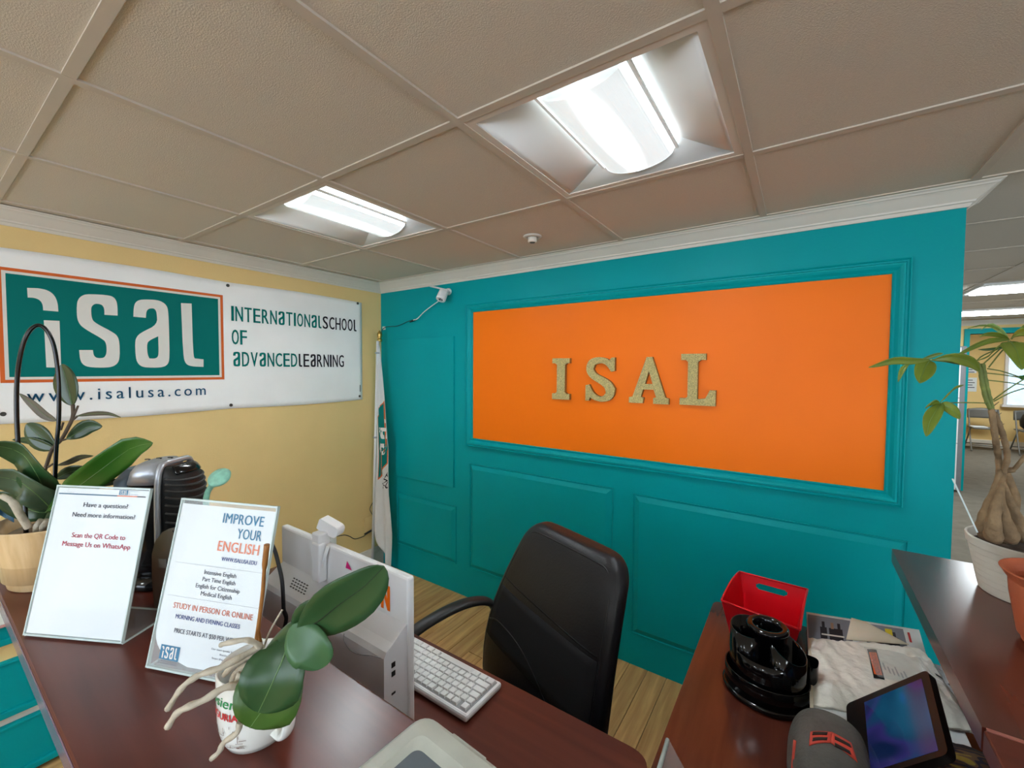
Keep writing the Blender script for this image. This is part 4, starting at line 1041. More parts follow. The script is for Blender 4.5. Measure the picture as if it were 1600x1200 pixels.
# the louvred grille: a rounded dome bulging toward +x with a silver arch round it
def gdome(a, e):      # a across (-1..1), e along the height (0..1)
    z = .03+.245*math.sin(e*PI/2*.98); w_ = .054*(1-.35*e**4); d_ = .050*math.cos((e*.96)**2.2*PI/2)+.004
    return V((.034+d_*math.cos(a*PI/2)**.7, w_*math.sin(a*PI/2), z))
b = B(); b.grid(lambda u, v: gdome(-1+2*u, v), 24, 20, .002); b.build('grille_dome', M_blackm, t, local=True)
b = B(); b.tube([V((.034, .056*s_*(1-.35*e**4), .03+.250*math.sin(e*PI/2*.98))) for s_, e in [(-1,k/14) for k in range(15)]]+[V((.034, .036*k/4, .281-.0)) for k in (-3,-1,1,3)]+[V((.034, .056*(1-.35*e**4), .03+.250*math.sin(e*PI/2*.98))) for e in [1-k/14 for k in range(15)]], .0065, 8); b.build('bezel', M_silver, t, local=True)
for k in range(11):
    e = .06+.062*k
    b = B(); b.tube([gdome(-.92+1.84*j/14, e+.05*abs(-.92+1.84*j/14)**2)+V((.003,0,0)) for j in range(15)], .0028, 6); b.build('grille_louvre', M_dgrey, t, local=True)
b = B(); b.grid(lambda u, v: gdome(-.62+1.24*u, .76+.18*v)+V((.0035,0,.002)), 12, 6, .002); b.build('display_window', M_black, t, local=True)
# mint paddle
q = P(343,746,.93)
t = thing('mint_paddle', 'mint green speckled round paddle on a short stalk behind the fan heater', 'paddle', V((q.x-.02,q.y,ZC)))
R_ = V((.35,-.55,.75)).normalized().to_track_quat('Z','Y').to_matrix().to_4x4()
b = B(); b.lathe([(.001,-.012),(.012,-.011),(.020,-.006),(.0235,0),(.022,.004),(.012,.007),(.001,.008)], 28, M=R_, c=q); b.build('round_head', M_mint, t)
b = B(); b.tube(bez([q-Z1*.008, P(331,758,.935), P(322,790,.94), V((q.x-.03,q.y,ZC+.05)), V((q.x-.03,q.y,ZC+.008))]), [.010]*8+[.006]*25, 10); b.lathe([(.03,0),(.03,.004),(.01,.008)], 20, c=(q.x-.03,q.y,ZC)); b.build('stalk', M_mint, t)
# dark grey rounded stand between heater and second sign
t = thing('grey_display_stand', 'dark grey rounded plastic stand with a small tape patch behind the second sign', 'stand', (1.80,-1.86,ZC))
YS = -1.852
so = [(x.x, x.z) for x in [ony(px_, py_, YS) for px_, py_ in ((248,990),(242,950),(238,905),(238,865),(243,845),(253,832),(264,826),(272,826),(277,832),(262,990))]]
so[0] = (so[0][0], ZC); so[-1] = (so[-1][0], ZC)
so = so if so[0][0] < so[-1][0] else so
b = B(); b.poly_prism(so, V((0,YS,0)), X1, Z1, Y1*.012); b.build('stand_panel', M_dgrey, t)
cx_ = sum(p[0] for p in so)/len(so); cz_ = sum(p[1] for p in so)/len(so)
b = B(); b.poly_prism([(cx_+(p[0]-cx_)*.93, cz_+(p[1]-cz_)*.95) for p in so], V((0,YS-.002,0)), X1, Z1, Y1*.003); b.build('inner_face', mat('charcoal_face', (40,40,42), .3), t)
tp = [ony(a, b_, YS-.004) for a, b_ in ((247,873),(259,874),(259,888),(247,887))]
b = B(); b.poly_prism([(p.x, p.z) for p in tp], V((0,YS-.0035,0)), X1, Z1, Y1*.001); b.build('tape_patch', mat('tape_patch', (96,98,98), .5), t)

# ================================================================== CLEAR COMPARTMENT BOX (front)
pa, pb_ = on(666,1123,ZC+.045), on(566,1192,ZC+.045)
t = thing('compartment_box', 'frosted translucent plastic compartment box with latches on the counter edge', 'storage box', (2.33,-1.86,ZC))
U_b = V((.88,-.47,0)).normalized(); U_b = (on(782,1200,ZC+.045)-on(690,1130,ZC+.045)).normalized(); U_b.z = 0; U_b.normalize()
W_b = V((-U_b.y, U_b.x, 0))*-1                          # toward the camera side
O_b = on(664,1117,ZC+.045); O_b.z = ZC
LB, WB, HB = .30, .19, .045
def bxp(u, v, z): return O_b+U_b*u+W_b*v+Z1*z
b = B(); b.poly_prism(rounded_poly([(0,0),(LB,0),(LB,WB),(0,WB)], .022), O_b+Z1*.001, U_b, W_b, Z1*.002)
ol = rounded_poly([(0,0),(LB,0),(LB,WB),(0,WB)], .022); il = rounded_poly([(.003,.003),(LB-.003,.003),(LB-.003,WB-.003),(.003,WB-.003)], .02)
b.rings([[bxp(p[0],p[1],z) for p in o_] for o_, z in ((ol,.003),(ol,HB-.008),(il,HB-.008),(il,.005))], cap=False, smooth=False); b.build('box_tray', M_frost, t)
for k in range(1,4):
    b = B(); b.obox(bxp(LB*k/4,.004,.004), U_b*.002, W_b*(WB-.008), Z1*.03); b.build('divider', M_frost, t)
b = B(); lo_ = rounded_poly([(-.003,-.003),(LB+.003,-.003),(LB+.003,WB+.003),(-.003,WB+.003)], .024)
li = rounded_poly([(.026,.034),(LB-.026,.034),(LB-.026,WB-.034),(.026,WB-.034)], .012); n_ = len(lo_)
b.rings([[bxp(p[0],p[1],z) for p in o_] for o_, z in ((lo_,HB-.010),(lo_,HB-.001),(rounded_poly([(.002,.002),(LB-.002,.002),(LB-.002,WB-.002),(.002,WB-.002)],.022),HB+.002),(rounded_poly([(.018,.022),(LB-.018,.022),(LB-.018,WB-.022),(.018,WB-.022)],.014),HB+.002),(li,HB-.004))], cap=False, smooth=False)
b.build('lid_frame', M_frost, t)
b = B()
for u in (.118,): b.obox(bxp(u,.024,HB-.005), U_b*.016, W_b*(WB-.048), Z1*.0065, .001)
b.build('lid_rib', M_frost, t)
for k in range(2):
    b = B(); b.obox(bxp(.022+k*(LB-.044)/2,.026,HB-.0055), U_b*((LB-.044)/2), W_b*(WB-.052), Z1*.0015); b.build('lid_window', glass_mat('scratched_window%d' % k, (104,114,122), .3, .62), t)
b = B(); b.obox(bxp(LB/2-.006,.022,HB-.004), U_b*.012, W_b*(WB-.044), Z1*.006); b.build('lid_rib', M_frost, t)
for u in (.045,.135,.225):
    b = B(); b.obox(bxp(u,-.0085,.012), U_b*.055, W_b*.006, Z1*.028, .001); b.build('latch', M_frost, t)
b = B(); b.obox(bxp(.03,.03,.004), U_b*.10, W_b*.12, Z1*.012, .002); b.build('contents', mat('blue_grey_parts', (92,104,112), .6, var=.5, scale=60), t)
b = B(); b.obox(bxp(.15,.03,.004), U_b*.09, W_b*.05, Z1*.010, .002); b.build('contents', mat('pink_parts', (200,110,90), .6, var=.3, scale=60), t)

# ================================================================== RETURN-DESK OBJECTS
# black oval desk organizer
oc = on(1196,1082,ZD)
t = thing('desk_organizer', 'glossy black oval rotating desk organizer in front of the red bin', 'organizer', oc, rz=math.radians(-6))
b = B(); b.lathe([(.080,0),(.093,.003),(.095,.010),(.093,.014),(.086,.016),(.08,.012)], 48, sx=1.04, sy=.92); b.build('base', M_black, t, local=True)
b = B(); pr_ = [(.090,.012),(.090,.058),(.088,.060),(.0865,.058),(.0865,.016),(.03,.016)]
b.lathe(pr_, 48, sx=1.04, sy=.90); b.build('tray_wall', M_black, t, local=True)
def wallarc(a0, a1, rx, ry, ztop, cx_=0, cy_=0, n=18, th=.002, z0=.014):
    b = B(); b.grid(lambda u, v: (cx_+rx*math.cos(a0+(a1-a0)*u), cy_+ry*math.sin(a0+(a1-a0)*u), z0+(ztop(u)-z0)*v), n, 3, th); return b
def cup(cx_, cy_, rx, ry, h0, h1, name, z0=.014, th=.0025, n=40):
    # open cup whose rim slopes from h0 (low x) to h1 (high x)
    b = B(); rg = []
    for k_, zf_ in ((1,0),(1,1),(1-th/rx,1),(1-th/rx,.04)):
        rg.append([V((cx_+rx*k_*math.cos(a), cy_+ry*k_*math.sin(a), z0+(((h0+(h1-h0)*(.5+.5*math.cos(a))))-z0)*zf_)) for a in [2*PI*i/n for i in range(n)]])
    b.rings(rg); return b.build(name, M_black, t, local=True)
cup(-.042,.004,.042,.056,.156,.152,'tall_pocket'); cup(.045,-.006,.040,.054,.160,.120,'tall_pocket')
wallarc(math.radians(200), math.radians(340), .076, .068, lambda u: .110, 0, -.004).build('front_pocket', M_black, t, local=True)
wallarc(math.radians(20), math.radians(160), .070, .066, lambda u: .135).build('rear_pocket', M_black, t, local=True)
b = B(); b.lathe([(.036,.016),(.036,.160),(.042,.163),(.047,.168),(.047,.174),(.042,.178),(.034,.178),(.030,.173),(.029,.15),(.029,.02)], 36); b.build('centre_cup', M_black, t, local=True)
b = B(); b.rings([hring(.02,.070,.104,.026,.04), hring(.10,.070,.104,.026,.04)], cap=False); b.grid(lambda u, v: (.074+.026*u, .02+.04*v, .022), 2, 2, .002); b.build('side_pocket', M_black, t, local=True)

# red bin
q0, q1, q2_, q3 = on(1127,938,ZD+.112), on(1250,984,ZD+.112), on(1262,921,ZD+.125), on(1155,893,ZD+.125)
t = thing('red_bin', 'bright red plastic bin with a handle slot behind the black organizer', 'bin', ((q0+q2_)/2).xy.to_3d()+Z1*ZD)
cx_, cy_ = (q0.x+q1.x+q2_.x+q3.x)/4, (q0.y+q1.y+q2_.y+q3.y)/4
def inn(p, k, z): return V((cx_+(p.x-cx_)*k, cy_+(p.y-cy_)*k, z))
bo = [inn(p, .78, ZD+.002) for p in (q0,q1,q2_,q3)]; to = [q0,q1,q2_,q3]
def side_sheet(a, b_, c_, d, hole=False, name='side_wall', arch=0):
    # a,b bottom ; c,d top (c above b, d above a)
    def f(u, v):
        lo = a.lerp(b_, u); hi = d.lerp(c_, u); p = lo.lerp(hi, v); p.z -= arch*math.sin(PI*u)*v; return p
    bb = B()
    if not hole: bb.grid(f, 6, 6, .0025, smooth=False)
    else:
        us = [0,.15,.26,.29,.5,.71,.74,.87,1]; vs = [0,.4,.68,.71,.80,.83,.92,1]
        V_ = {(i,j): bb.bm.verts.new(f(us[i], vs[j])) for i in range(len(us)) for j in range(len(vs))}
        nn = (b_-a).cross(d-a).normalized()*.0025
        W_ = {k: bb.bm.verts.new(v.co+nn) for k, v in V_.items()}
        inh = lambda i, j: 2 <= i <= 5 and 2 <= j <= 4 and not ((i in (2,5)) and j in (2,4))
        for i in range(len(us)-1):
            for j in range(len(vs)-1):
                if inh(i, j): continue
                bb.face([V_[i,j],V_[i+1,j],V_[i+1,j+1],V_[i,j+1]]); bb.face([W_[i,j],W_[i,j+1],W_[i+1,j+1],W_[i+1,j]])
                for (di, dj, e) in ((-1,0,((i,j),(i,j+1))),(1,0,((i+1,j),(i+1,j+1))),(0,-1,((i,j),(i+1,j))),(0,1,((i,j+1),(i+1,j+1)))):
                    ii, jj = i+di, j+dj
                    if not (0 <= ii < len(us)-1 and 0 <= jj < len(vs)-1) or inh(ii, jj): bb.face([V_[e[0]],V_[e[1]],W_[e[1]],W_[e[0]]])
    return bb.build(name, M_red, t)
side_sheet(bo[0],bo[1],to[1],to[0], name='front_wall'); side_sheet(bo[2],bo[3],to[3],to[2], True, 'handle_wall')
side_sheet(bo[1],bo[2],to[2],to[1], arch=-.012); side_sheet(bo[3],bo[0],to[0],to[3], arch=-.012)
b = B(); b.rings([[p for p in bo], [p+Z1*.003 for p in bo]], smooth=False); b.build('floor_plate', M_red, t)
b = B()
for a, c_ in ((0,1),(2,3)): b.tube([to[a], to[c_]], .003, 6)
for a, c_ in ((1,2),(3,0)): b.tube([to[a].lerp(to[c_], k/8)+Z1*.012*math.sin(PI*k/8) for k in range(9)], .003, 6)
b.build('rim', M_red, t)

# stack of mail
def sheet_from(c4, z, th, amp=0, n=16, seed=0):
    c4 = [V((c.x, c.y, z)) for c in c4]
    def f(u, v):
        p = c4[0].lerp(c4[1], u).lerp(c4[3].lerp(c4[2], u), v)
        if amp: p.z += amp*(noise.noise(V((p.x*22, p.y*22, seed)))+.5*noise.noise(V((p.x*60, p.y*45, seed+3))))
        return p
    b = B(); b.grid(f, n, n, -th); return b
def cm(c): return V((sum(p.x for p in c)/4, sum(p.y for p in c)/4, 0))
# white carton
k1 = on(1287,1092,ZD+.03); t = thing('white_carton', 'small white carton under the poly mailer, right of the organizer', 'box', V((2.86,-.86,ZD)))
b = B(); b.box((2.752,-.99,ZD), (3.02,-.62,ZD+.045), .002); b.build('carton_body', M_paper, t)
b = B(); b.obox(V((2.750,-.995,ZD+.03)), V((.006,0,0)), V((0,.30,0)), V((-.004,0,.028))); b.build('open_flap', M_kraft, t)
# flyers sheet
zf = ZD+.047
fl = [on(1260,957,zf), on(1436,985,zf), on(1452,1040,zf), on(1262,1015,zf)]
t = thing('photo_flyer', 'white flyer with grey group photos sticking out above the poly mailer', 'flyer', cm(fl)+Z1*zf)
b = sheet_from(fl, zf+.002, .0015, 0, 2); b.build('paper_sheet', M_paper, t)
def quadmap(c4, z): 
    c4 = [V((c.x, c.y, z)) for c in c4]
    return lambda u, v, n=0: c4[3].lerp(c4[2], u).lerp(c4[0].lerp(c4[1], u), v)+Z1*(.0006+n)
pr = Print(quadmap(fl, zf+.002))
pr.rect(.01,.15,.40,.93,I_photo); pr.rect(.52,.15,.86,.93,I_photo)
for k, u in enumerate((.15,.23,.29,.60,.66,.72,.77)): 
    pr.rect(u-.03,.30,u+.03,.62,I_dark); pr.rect(u-.012,.60,u+.014,.78,I_skin if k % 2 else I_dark)
pr.rect(.70,.62,.76,.86,I_yel); pr.rect(.13,.40,.33,.44,I_white); pr.rect(.89,.55,.91,.85,I_redb); pr.rect(.90,.22,.93,.36,I_redb)
pr.build('printed_photos', t)
en = [on(1330,966,zf+.006), on(1352,972,zf+.006), on(1420,1008,zf+.006), on(1322,1000,zf+.006)]
b = sheet_from(en, zf+.008, .0015, .001, 4, 5); tag(b.build('cream_envelope', M_kraft), 'cream torn envelope corner between the flyer photos and the mailer', 'envelope')
zm = ZD+.072
ml = [on(1262,985,zm), on(1443,1002,zm), on(1530,1131,zm), on(1272,1086,zm)]
ml[3] = on(1266,1086,zm)
t = thing('poly_mailer', 'large crumpled white poly mailer with an orange packing label pouch', 'mailer', cm(ml)+Z1*(zm-.03))
_m = [V((c.x,c.y,zm)) for c in ml]
def mz(u, v):
    p = _m[0].lerp(_m[1], u).lerp(_m[3].lerp(_m[2], u), v); e = min(1, 6*min(u,1-u)+.15)*min(1, 6*min(v,1-v)+.15)
    fl_ = 1-.88*max(0, min(1, 5*min(u-.22, .86-u)))*max(0, min(1, 5*min(v-.08, .85-v)))
    p.z += -.022+.026*e+fl_*(.006*noise.noise(V((p.x*14,p.y*14,1)))+.003*noise.noise(V((p.x*60,p.y*40,4)))-.010*abs(noise.noise(V((p.x*30+p.y*14,p.y*12,9))))+.0016*noise.noise(V((p.x*110,p.y*90,2))))+.0006*noise.noise(V((p.x*90,p.y*70,7))); return p
b = B(); b.grid(mz, 70, 60, -.006); b.build('mailer_bag', M_poly, t)
def mp_(px, py):      # sight point to mailer (u,v)
    q = on(px, py, zm); best = None
    for i in range(41):
        for j in range(41):
            p = _m[0].lerp(_m[1], i/40).lerp(_m[3].lerp(_m[2], i/40), j/40); d = (p.xy-q.xy).length
            if best is None or d < best[0]: best = (d, i/40, j/40)
    return best[1:]
mm = lambda u, v, n=0: mz(u, v)+Z1*(.0010+n*50)
pr = Print(mm)
c1, c2, c3, c4_ = mp_(1353,1016), mp_(1368,1018), mp_(1383,1065), mp_(1366,1062)
def quad2(c, m, n=8, ins=0):
    vs = []; fs = []
    for i in range(n+1):
        for j in range(n+1):
            a, b_ = ins+(1-2*ins)*i/n, ins+(1-2*ins)*j/n
            vs.append(tuple((1-a)*((1-b_)*c[0][k]+b_*c[3][k])+a*((1-b_)*c[1][k]+b_*c[2][k]) for k in (0,1)))
    for i in range(n):
        for j in range(n): fs.append((i*(n+1)+j, i*(n+1)+j+1, (i+1)*(n+1)+j+1, (i+1)*(n+1)+j))
    pr.add((vs, fs), m)
quad2((c1,c2,c3,c4_), I_black); 
quad2(tuple((c[0], c[1]) for c in (c1,c2,c3,c4_)), I_hot, 8, .12)
g = glyph('PACKING LIST ENCLOSED', 0); gx1 = max(p[0] for p in g[0]); 
pr.add(g, I_black, lambda x, y: tuple((c4_[k]*(1-x/gx1*.72-.14)+c1[k]*(x/gx1*.72+.14))*(1-(.74-y/.71*.46))+(c3[k]*(1-x/gx1*.72-.14)+c2[k]*(x/gx1*.72+.14))*(.74-y/.71*.46) for k in (0,1)))
for k in range(9):
    a = mp_(1380+5*k, 1040+2.5*k+(k%3)*2); pr.rect(a[0], a[1], a[0]+.012, a[1]+.10-.006*k, I_grey)
a = mp_(1468,1052); pr.rect(a[0]-.02, a[1]-.005, a[0]+.03, a[1]+.03, I_black)
a = mp_(1484,1060); pr.rect(a[0]-.0, a[1], a[0]+.02, a[1]+.02, I_black)
a = mp_(1462,1036); pr.rect(a[0]-.01, a[1], a[0]+.05, a[1]+.004, I_black); a = mp_(1464,1043); pr.rect(a[0]-.01, a[1], a[0]+.05, a[1]+.003, I_black)
pr.build('printed_label', t)
a0, a1, a2, a3 = mp_(1350,1016), mp_(1440,1032), mp_(1462,1085), mp_(1370,1064)
def pouch(u, v): 
    c = [(1-v)*((1-u)*a0[k]+u*a1[k])+v*((1-u)*a3[k]+u*a2[k]) for k in (0,1)]
    return mz(*c)+Z1*(.0065+.002*math.sin(u*9)*math.sin(v*7))
b = B(); b.grid(pouch, 14, 12, .0004); b.build('clear_pouch', glass_mat('pouch_film', (214,218,214), .12, .12), t)
# dark camouflage pouch and grey folders under the mailer's near corner
t = thing('camouflage_pouch', 'dark brown and navy camouflage cloth pouch beneath the mailer by the side counter', 'pouch', V((2.99,-1.06,ZD)))
def camo():
    m = mat('camouflage_cloth', (34,28,26), .8, var=.1); N = m.node_tree.nodes; L = m.node_tree.links
    tc = N.new('ShaderNodeTexCoord'); v = N.new('ShaderNodeTexNoise'); v.inputs['Scale'].default_value = 26; v.inputs['Detail'].default_value = 1
    mp2 = N.new('ShaderNodeMapping'); mp2.inputs['Scale'].default_value = (.6,1.5,1); L.new(tc.outputs['Object'], mp2.inputs[0]); L.new(mp2.outputs[0], v.inputs['Vector'])
    cr = N.new('ShaderNodeValToRGB'); cr.color_ramp.interpolation = 'CONSTANT'; e = cr.color_ramp.elements
    e[0].color = lin((24,22,30)); e[1].color = lin((74,52,34)); e[1].position = .47
    for p_, c_ in ((.54,(28,28,48)),(.60,(96,72,50)),(.65,(138,120,44))): x = e.new(p_); x.color = lin(c_)
    L.new(v.outputs[0], cr.inputs[0]); L.new(cr.outputs[0], N['Principled BSDF'].inputs['Base Color']); return m
cmx = [on(1478,1125,ZD+.05), on(1545,1125,ZD+.05), on(1560,1190,ZD+.05), on(1482,1165,ZD+.05)]
b = sheet_from([V((2.90,-.93,0)), V((3.06,-.93,0)), V((3.06,-1.16,0)), V((2.90,-1.16,0))], ZD+.055, .05, .006, 14, 2); b.build('pouch_body', camo(), t)
t = thing('grey_folder', 'grey plastic folder with a paper sheet in the gap beside the tablet', 'folder', V((3.0,-1.22,ZD)))
b = B(); b.box((2.925,-1.36,ZD), (3.055,-1.165,ZD+.09), .004); b.build('folder_body', M_dgrey, t)
b = B(); b.box((2.93,-1.36,ZD+.09), (3.02,-1.20,ZD+.1), .002); b.build('paper_sheet', mat('dull_paper', (150,142,136), .6, var=.2, scale=30), t)

# tablet / terminal
A, Bp, Dp = V((2.81,-.98,.81)), V((2.932,-1.01,.962)), V((2.922,-1.18,.922))
A = P(1322,1100,.93); Bp = P(1449,1046,.83); Dp = P(1482,1178,.69); Ep = A+Dp-Bp
t = thing('desk_tablet', 'tilted black tablet terminal with a glossy blue screen reflection near the mailer', 'tablet', V((2.87,-1.08,ZD)))
Ut = (Bp-A); Wt = (Dp-Bp); nt_ = Ut.cross(Wt).normalized()
if nt_.dot(CW-A) < 0: nt_ = -nt_
Lu, Lw = Ut.length, Wt.length; uu, ww = Ut.normalized(), Wt.normalized()
M_brz = mat('dark_brown_gloss', (14,12,13), .32)
ol = rounded_poly([(0,0),(Lu,0),(Lu,Lw*1.0),(0,Lw*1.0)], .012)
b = B(); b.poly_prism(ol, A, uu, ww, -nt_*.014); b.build('tablet_body', M_brz, t)
def screen_mat():  # blue and violet screen reflection painted in as emissive noise colours
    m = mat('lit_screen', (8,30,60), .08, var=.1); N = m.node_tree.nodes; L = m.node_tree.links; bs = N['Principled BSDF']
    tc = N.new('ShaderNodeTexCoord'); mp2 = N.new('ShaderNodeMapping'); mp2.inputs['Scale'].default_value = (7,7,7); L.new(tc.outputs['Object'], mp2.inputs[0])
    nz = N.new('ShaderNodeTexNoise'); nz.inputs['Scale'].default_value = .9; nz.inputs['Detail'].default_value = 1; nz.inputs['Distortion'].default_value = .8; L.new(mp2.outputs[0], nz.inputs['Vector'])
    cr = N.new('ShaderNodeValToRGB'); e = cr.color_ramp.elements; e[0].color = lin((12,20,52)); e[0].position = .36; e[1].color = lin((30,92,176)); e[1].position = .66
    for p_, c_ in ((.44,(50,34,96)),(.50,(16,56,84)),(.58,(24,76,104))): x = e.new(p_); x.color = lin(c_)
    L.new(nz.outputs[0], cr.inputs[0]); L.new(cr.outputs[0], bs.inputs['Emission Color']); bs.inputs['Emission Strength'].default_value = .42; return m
m0 = .022
b = B(); b.poly_prism([(m0*2.1,m0*.7),(Lu-m0*.7,m0*.7),(Lu-m0*.7,Lw-m0*.5),(m0*2.1,Lw-m0*.5)], A+nt_*.0004, uu, ww, -nt_*.001); b.build('screen', screen_mat(), t)
b = B(); foot = V((0,0,0)); bs_ = [A-nt_*.014, Bp-nt_*.014, Dp-nt_*.014, Ep-nt_*.014]
b.rings([[A+V((0,0,-.002))-nt_*.012, Bp.lerp(A,.35)-nt_*.014, Dp.lerp(Ep,.35)-nt_*.014, Ep-nt_*.012], [V((A.x-.006,A.y,ZD)), V((A.x+.10,A.y,ZD)), V((Ep.x+.10,Ep.y,ZD)), V((Ep.x-.006,Ep.y,ZD))]], smooth=False); b.build('wedge_stand', M_brz, t)
q = on(1340,1155,ZD+.08); b = B(); sp = A.lerp(Ep,.42)+uu*.012
b.poly_prism(rounded_poly([(.0,0),(.006,0),(.006,.030),(0,.030)], .0028, 4), A+uu*.010+ww*(Lw*.42)+nt_*.0003, uu, ww, nt_*.0012); b.build('home_slot', M_silver, t)

# grey and red rugged device at the bottom edge
gc = on(1296,1215,ZD)
t = thing('rugged_device', 'rounded grey rubber device with red slotted inserts at the bottom edge of the picture', 'device', gc)
def gd(u, v):
    a = 2*PI*u; e = v*PI/2
    r = math.cos(e)**.55; return (gc.x+.072*r*math.copysign(abs(math.cos(a))**.8, math.cos(a)), gc.y-.012+.105*r*math.copysign(abs(math.sin(a))**.8, math.sin(a)), ZD+.03+.075*math.sin(e))
M_rub = mat('grey_rubber', (84,82,78), .65, var=.12, scale=40, bump=.3, bscale=120)
M_rr = mat('red_insert', (214,74,58), .5)
b = B(); b.grid(gd, 48, 16); b.lathe([(.070,0),(.072,.004),(.072,.03)], 48, c=(gc.x,gc.y-.012,ZD), sy=1.458, cap=True); b.build('rubber_shell', M_rub, t)
def patch(u0, u1, v0, v1, m_, name, lift, par=None, n=8):
    b = B()
    def f(u, v):
        p = V(gd(u0+(u1-u0)*u, v0+(v1-v0)*v)); c_ = V((gc.x,gc.y-.012,ZD+.03)); return p+(p-c_).normalized()*lift
    b.grid(f, n, 4, .0015); return b.build(name, m_, par or t)
def dome(x, y):
    dx, dy = abs(x-gc.x)/.072, abs(y-gc.y+.012)/.105; k_ = 1/.8
    r = min(.999, (dx**(2*k_)+dy**(2*k_))**.5/ (1 if True else 1)) ; r = min(.999, (dx**2.5+dy**2.5)**.4)
    return ZD+.03+.075*math.sin(math.acos(min(1, r**(1/.55))))
def dpatch(c4, m_, name, lift, par=None, n=10):
    q_ = [on(x, y, ZD+.098) for x, y in c4]; b = B()
    def f(u, v):
        p = q_[0].lerp(q_[1], u).lerp(q_[3].lerp(q_[2], u), v); return V((p.x, p.y, dome(p.x, p.y)+lift))
    b.grid(f, n, 4, -.0015); return b.build(name, m_, par or t)
r1 = dpatch(((1266,1147),(1300,1150),(1298,1166),(1264,1164)), M_rr, 'red_insert', .0014)
for y in (1149,1157): dpatch(((1270,y),(1293,y+2),(1292,y+6),(1269,y+4)), M_blackm, 'slot', .0024, r1)
r2 = dpatch(((1300,1150),(1330,1166),(1340,1192),(1298,1166)), M_rr, 'red_insert', .0014)
for y in (1157,1167): dpatch(((1304,y),(1328,y+12),(1330,y+17),(1304,y+5)), M_blackm, 'slot', .0024, r2)
dpatch(((1240,1140),(1244,1146),(1240,1168),(1236,1168)), M_rr, 'red_insert', .0014)
dpatch(((1238,1178),(1244,1178),(1243,1215),(1236,1215)), M_rr, 'red_insert', .0014)
dpatch(((1276,1192),(1318,1204),(1316,1225),(1274,1215)), M_rr, 'red_insert', .0014)

# ================================================================== POTS ON SIDE COUNTER
wc = on(1612,934,ZC)
t = thing('white_ribbed_pot', 'round off-white ribbed plastic plant pot on the side counter', 'plant pot', wc)
prf = [(.080,0),(.083,.002)]
for k in range(7): z = .012+.0165*k; prf += [(.0835+.17*z,z),(.0835+.17*(z+.0145),z+.0145),(.0829+.17*(z+.015),z+.0152),(.0835+.17*(z+.016),z+.016)]
prf += [(.1045,.128),(.108,.130),(.110,.150),(.109,.153),(.105,.152),(.103,.13),(.098,.10),(.085,.01)]
prf = [(r*.96, z*.81) for r, z in prf]
b = B(); b.lathe(prf, 120, c=wc, smooth=False); b.build('pot_shell', M_potw, t)
b = B(); b.lathe([(.097,.102),(.07,.104),(.02,.107),(.004,.107)], 36, c=wc); tag(b.build('potting_soil', M_soil), 'dark soil inside the off-white ribbed pot', 'soil')
tc_ = V((3.121,-.975,ZC))
t = thing('terracotta_pot', 'empty terracotta-coloured plastic pot with flared rim nearest on the side counter', 'plant pot', tc_)
b = B(); b.lathe([(.058,0),(.060,.002),(.062,.012),(.066,.014),(.078,.085),(.080,.108),(.080,.112),(.084,.118),(.090,.128),(.092,.131),(.088,.132),(.080,.122),(.076,.112),(.075,.10),(.060,.02),(.058,.008),(.004,.006)], 56, c=tc_, smooth=False); b.build('pot_shell', M_terra, t)
b = B()
for z in (.094,.104): b.lathe([(.0745,z-.001),(.0735,z),(.0745,z+.001)], 48, c=tc_, cap=False)
b.build('inner_ring', M_terra, t)

# money tree
mt = thing('money_tree', 'braided-trunk money tree with yellow-green leaves growing from the ribbed pot', 'plant', wc+Z1*.13)
def T(px, py, off=0): return P(px, py, .925+off)
for pts, r in (([(1562,735,0),(1556,765,-.02),(1546,795,-.03),(1540,822,-.02),(1541,838,-.01)], [4,7,11,15,11]), ([(1568,738,0),(1562,770,-.035),(1553,805,-.045),(1552,835,-.04),(1556,842,-.02)], [4,6,10,14,10]),
               ([(1560,735,.0),(1570,765,-.02),(1584,800,-.02),(1596,830,-.02),(1600,841,-.01)], [4,6,9,14,10]), ([(1566,738,0),(1563,775,-.03),(1570,810,-.045),(1577,835,-.045),(1580,843,-.02)], [4,6,9,14,10]),
               ([(1572,738,.02),(1585,780,.02),(1575,815,.02),(1560,845,.02)], [6,9,12,12])):
    c_ = bez([T(*p) for p in pts], 5); rr = []
    for i in range(len(c_)):
        f_ = i/(len(c_)-1)*(len(r)-1); k = min(len(r)-2, int(f_)); rr.append((r[k]+(r[k+1]-r[k])*(f_-k))*.80/730*(1+.06*math.sin(i*1.7)))
    b = B(); b.tube(c_, rr, 12); b.build('braided_trunk', M_trunk, mt)
for pts, r, m_ in (([(1566,742,0),(1574,715,-.01),(1570,690,0),(1562,665,.0),(1553,645,0)], .0052, M_trunk), ([(1562,742,0),(1560,715,.01),(1556,690,-.01),(1552,660,-.01),(1549,640,0)], .0056, M_trunk),
                ([(1552,655,0),(1548,630,0),(1543,610,0),(1538,585,0),(1535,568,0)], .0042, M_stemg), ([(1548,640,0),(1541,625,0),(1535,600,0),(1532,580,0),(1526,566,0)], .004, M_stemg)):
    c_ = bez([T(*p) for p in pts], 5); b = B(); b.tube(c_, [r*(1+.1*math.sin(i*2.1)) for i in range(len(c_))], 10); b.build('branch', m_, mt)
b = B(); b.tube(bez([T(1572,735), T(1584,733,-.01), T(1594,722,-.02), T(1602,712,-.02)]), [.006]*8+[.004]*17, 8); b.build('side_shoot', M_trunk, mt)
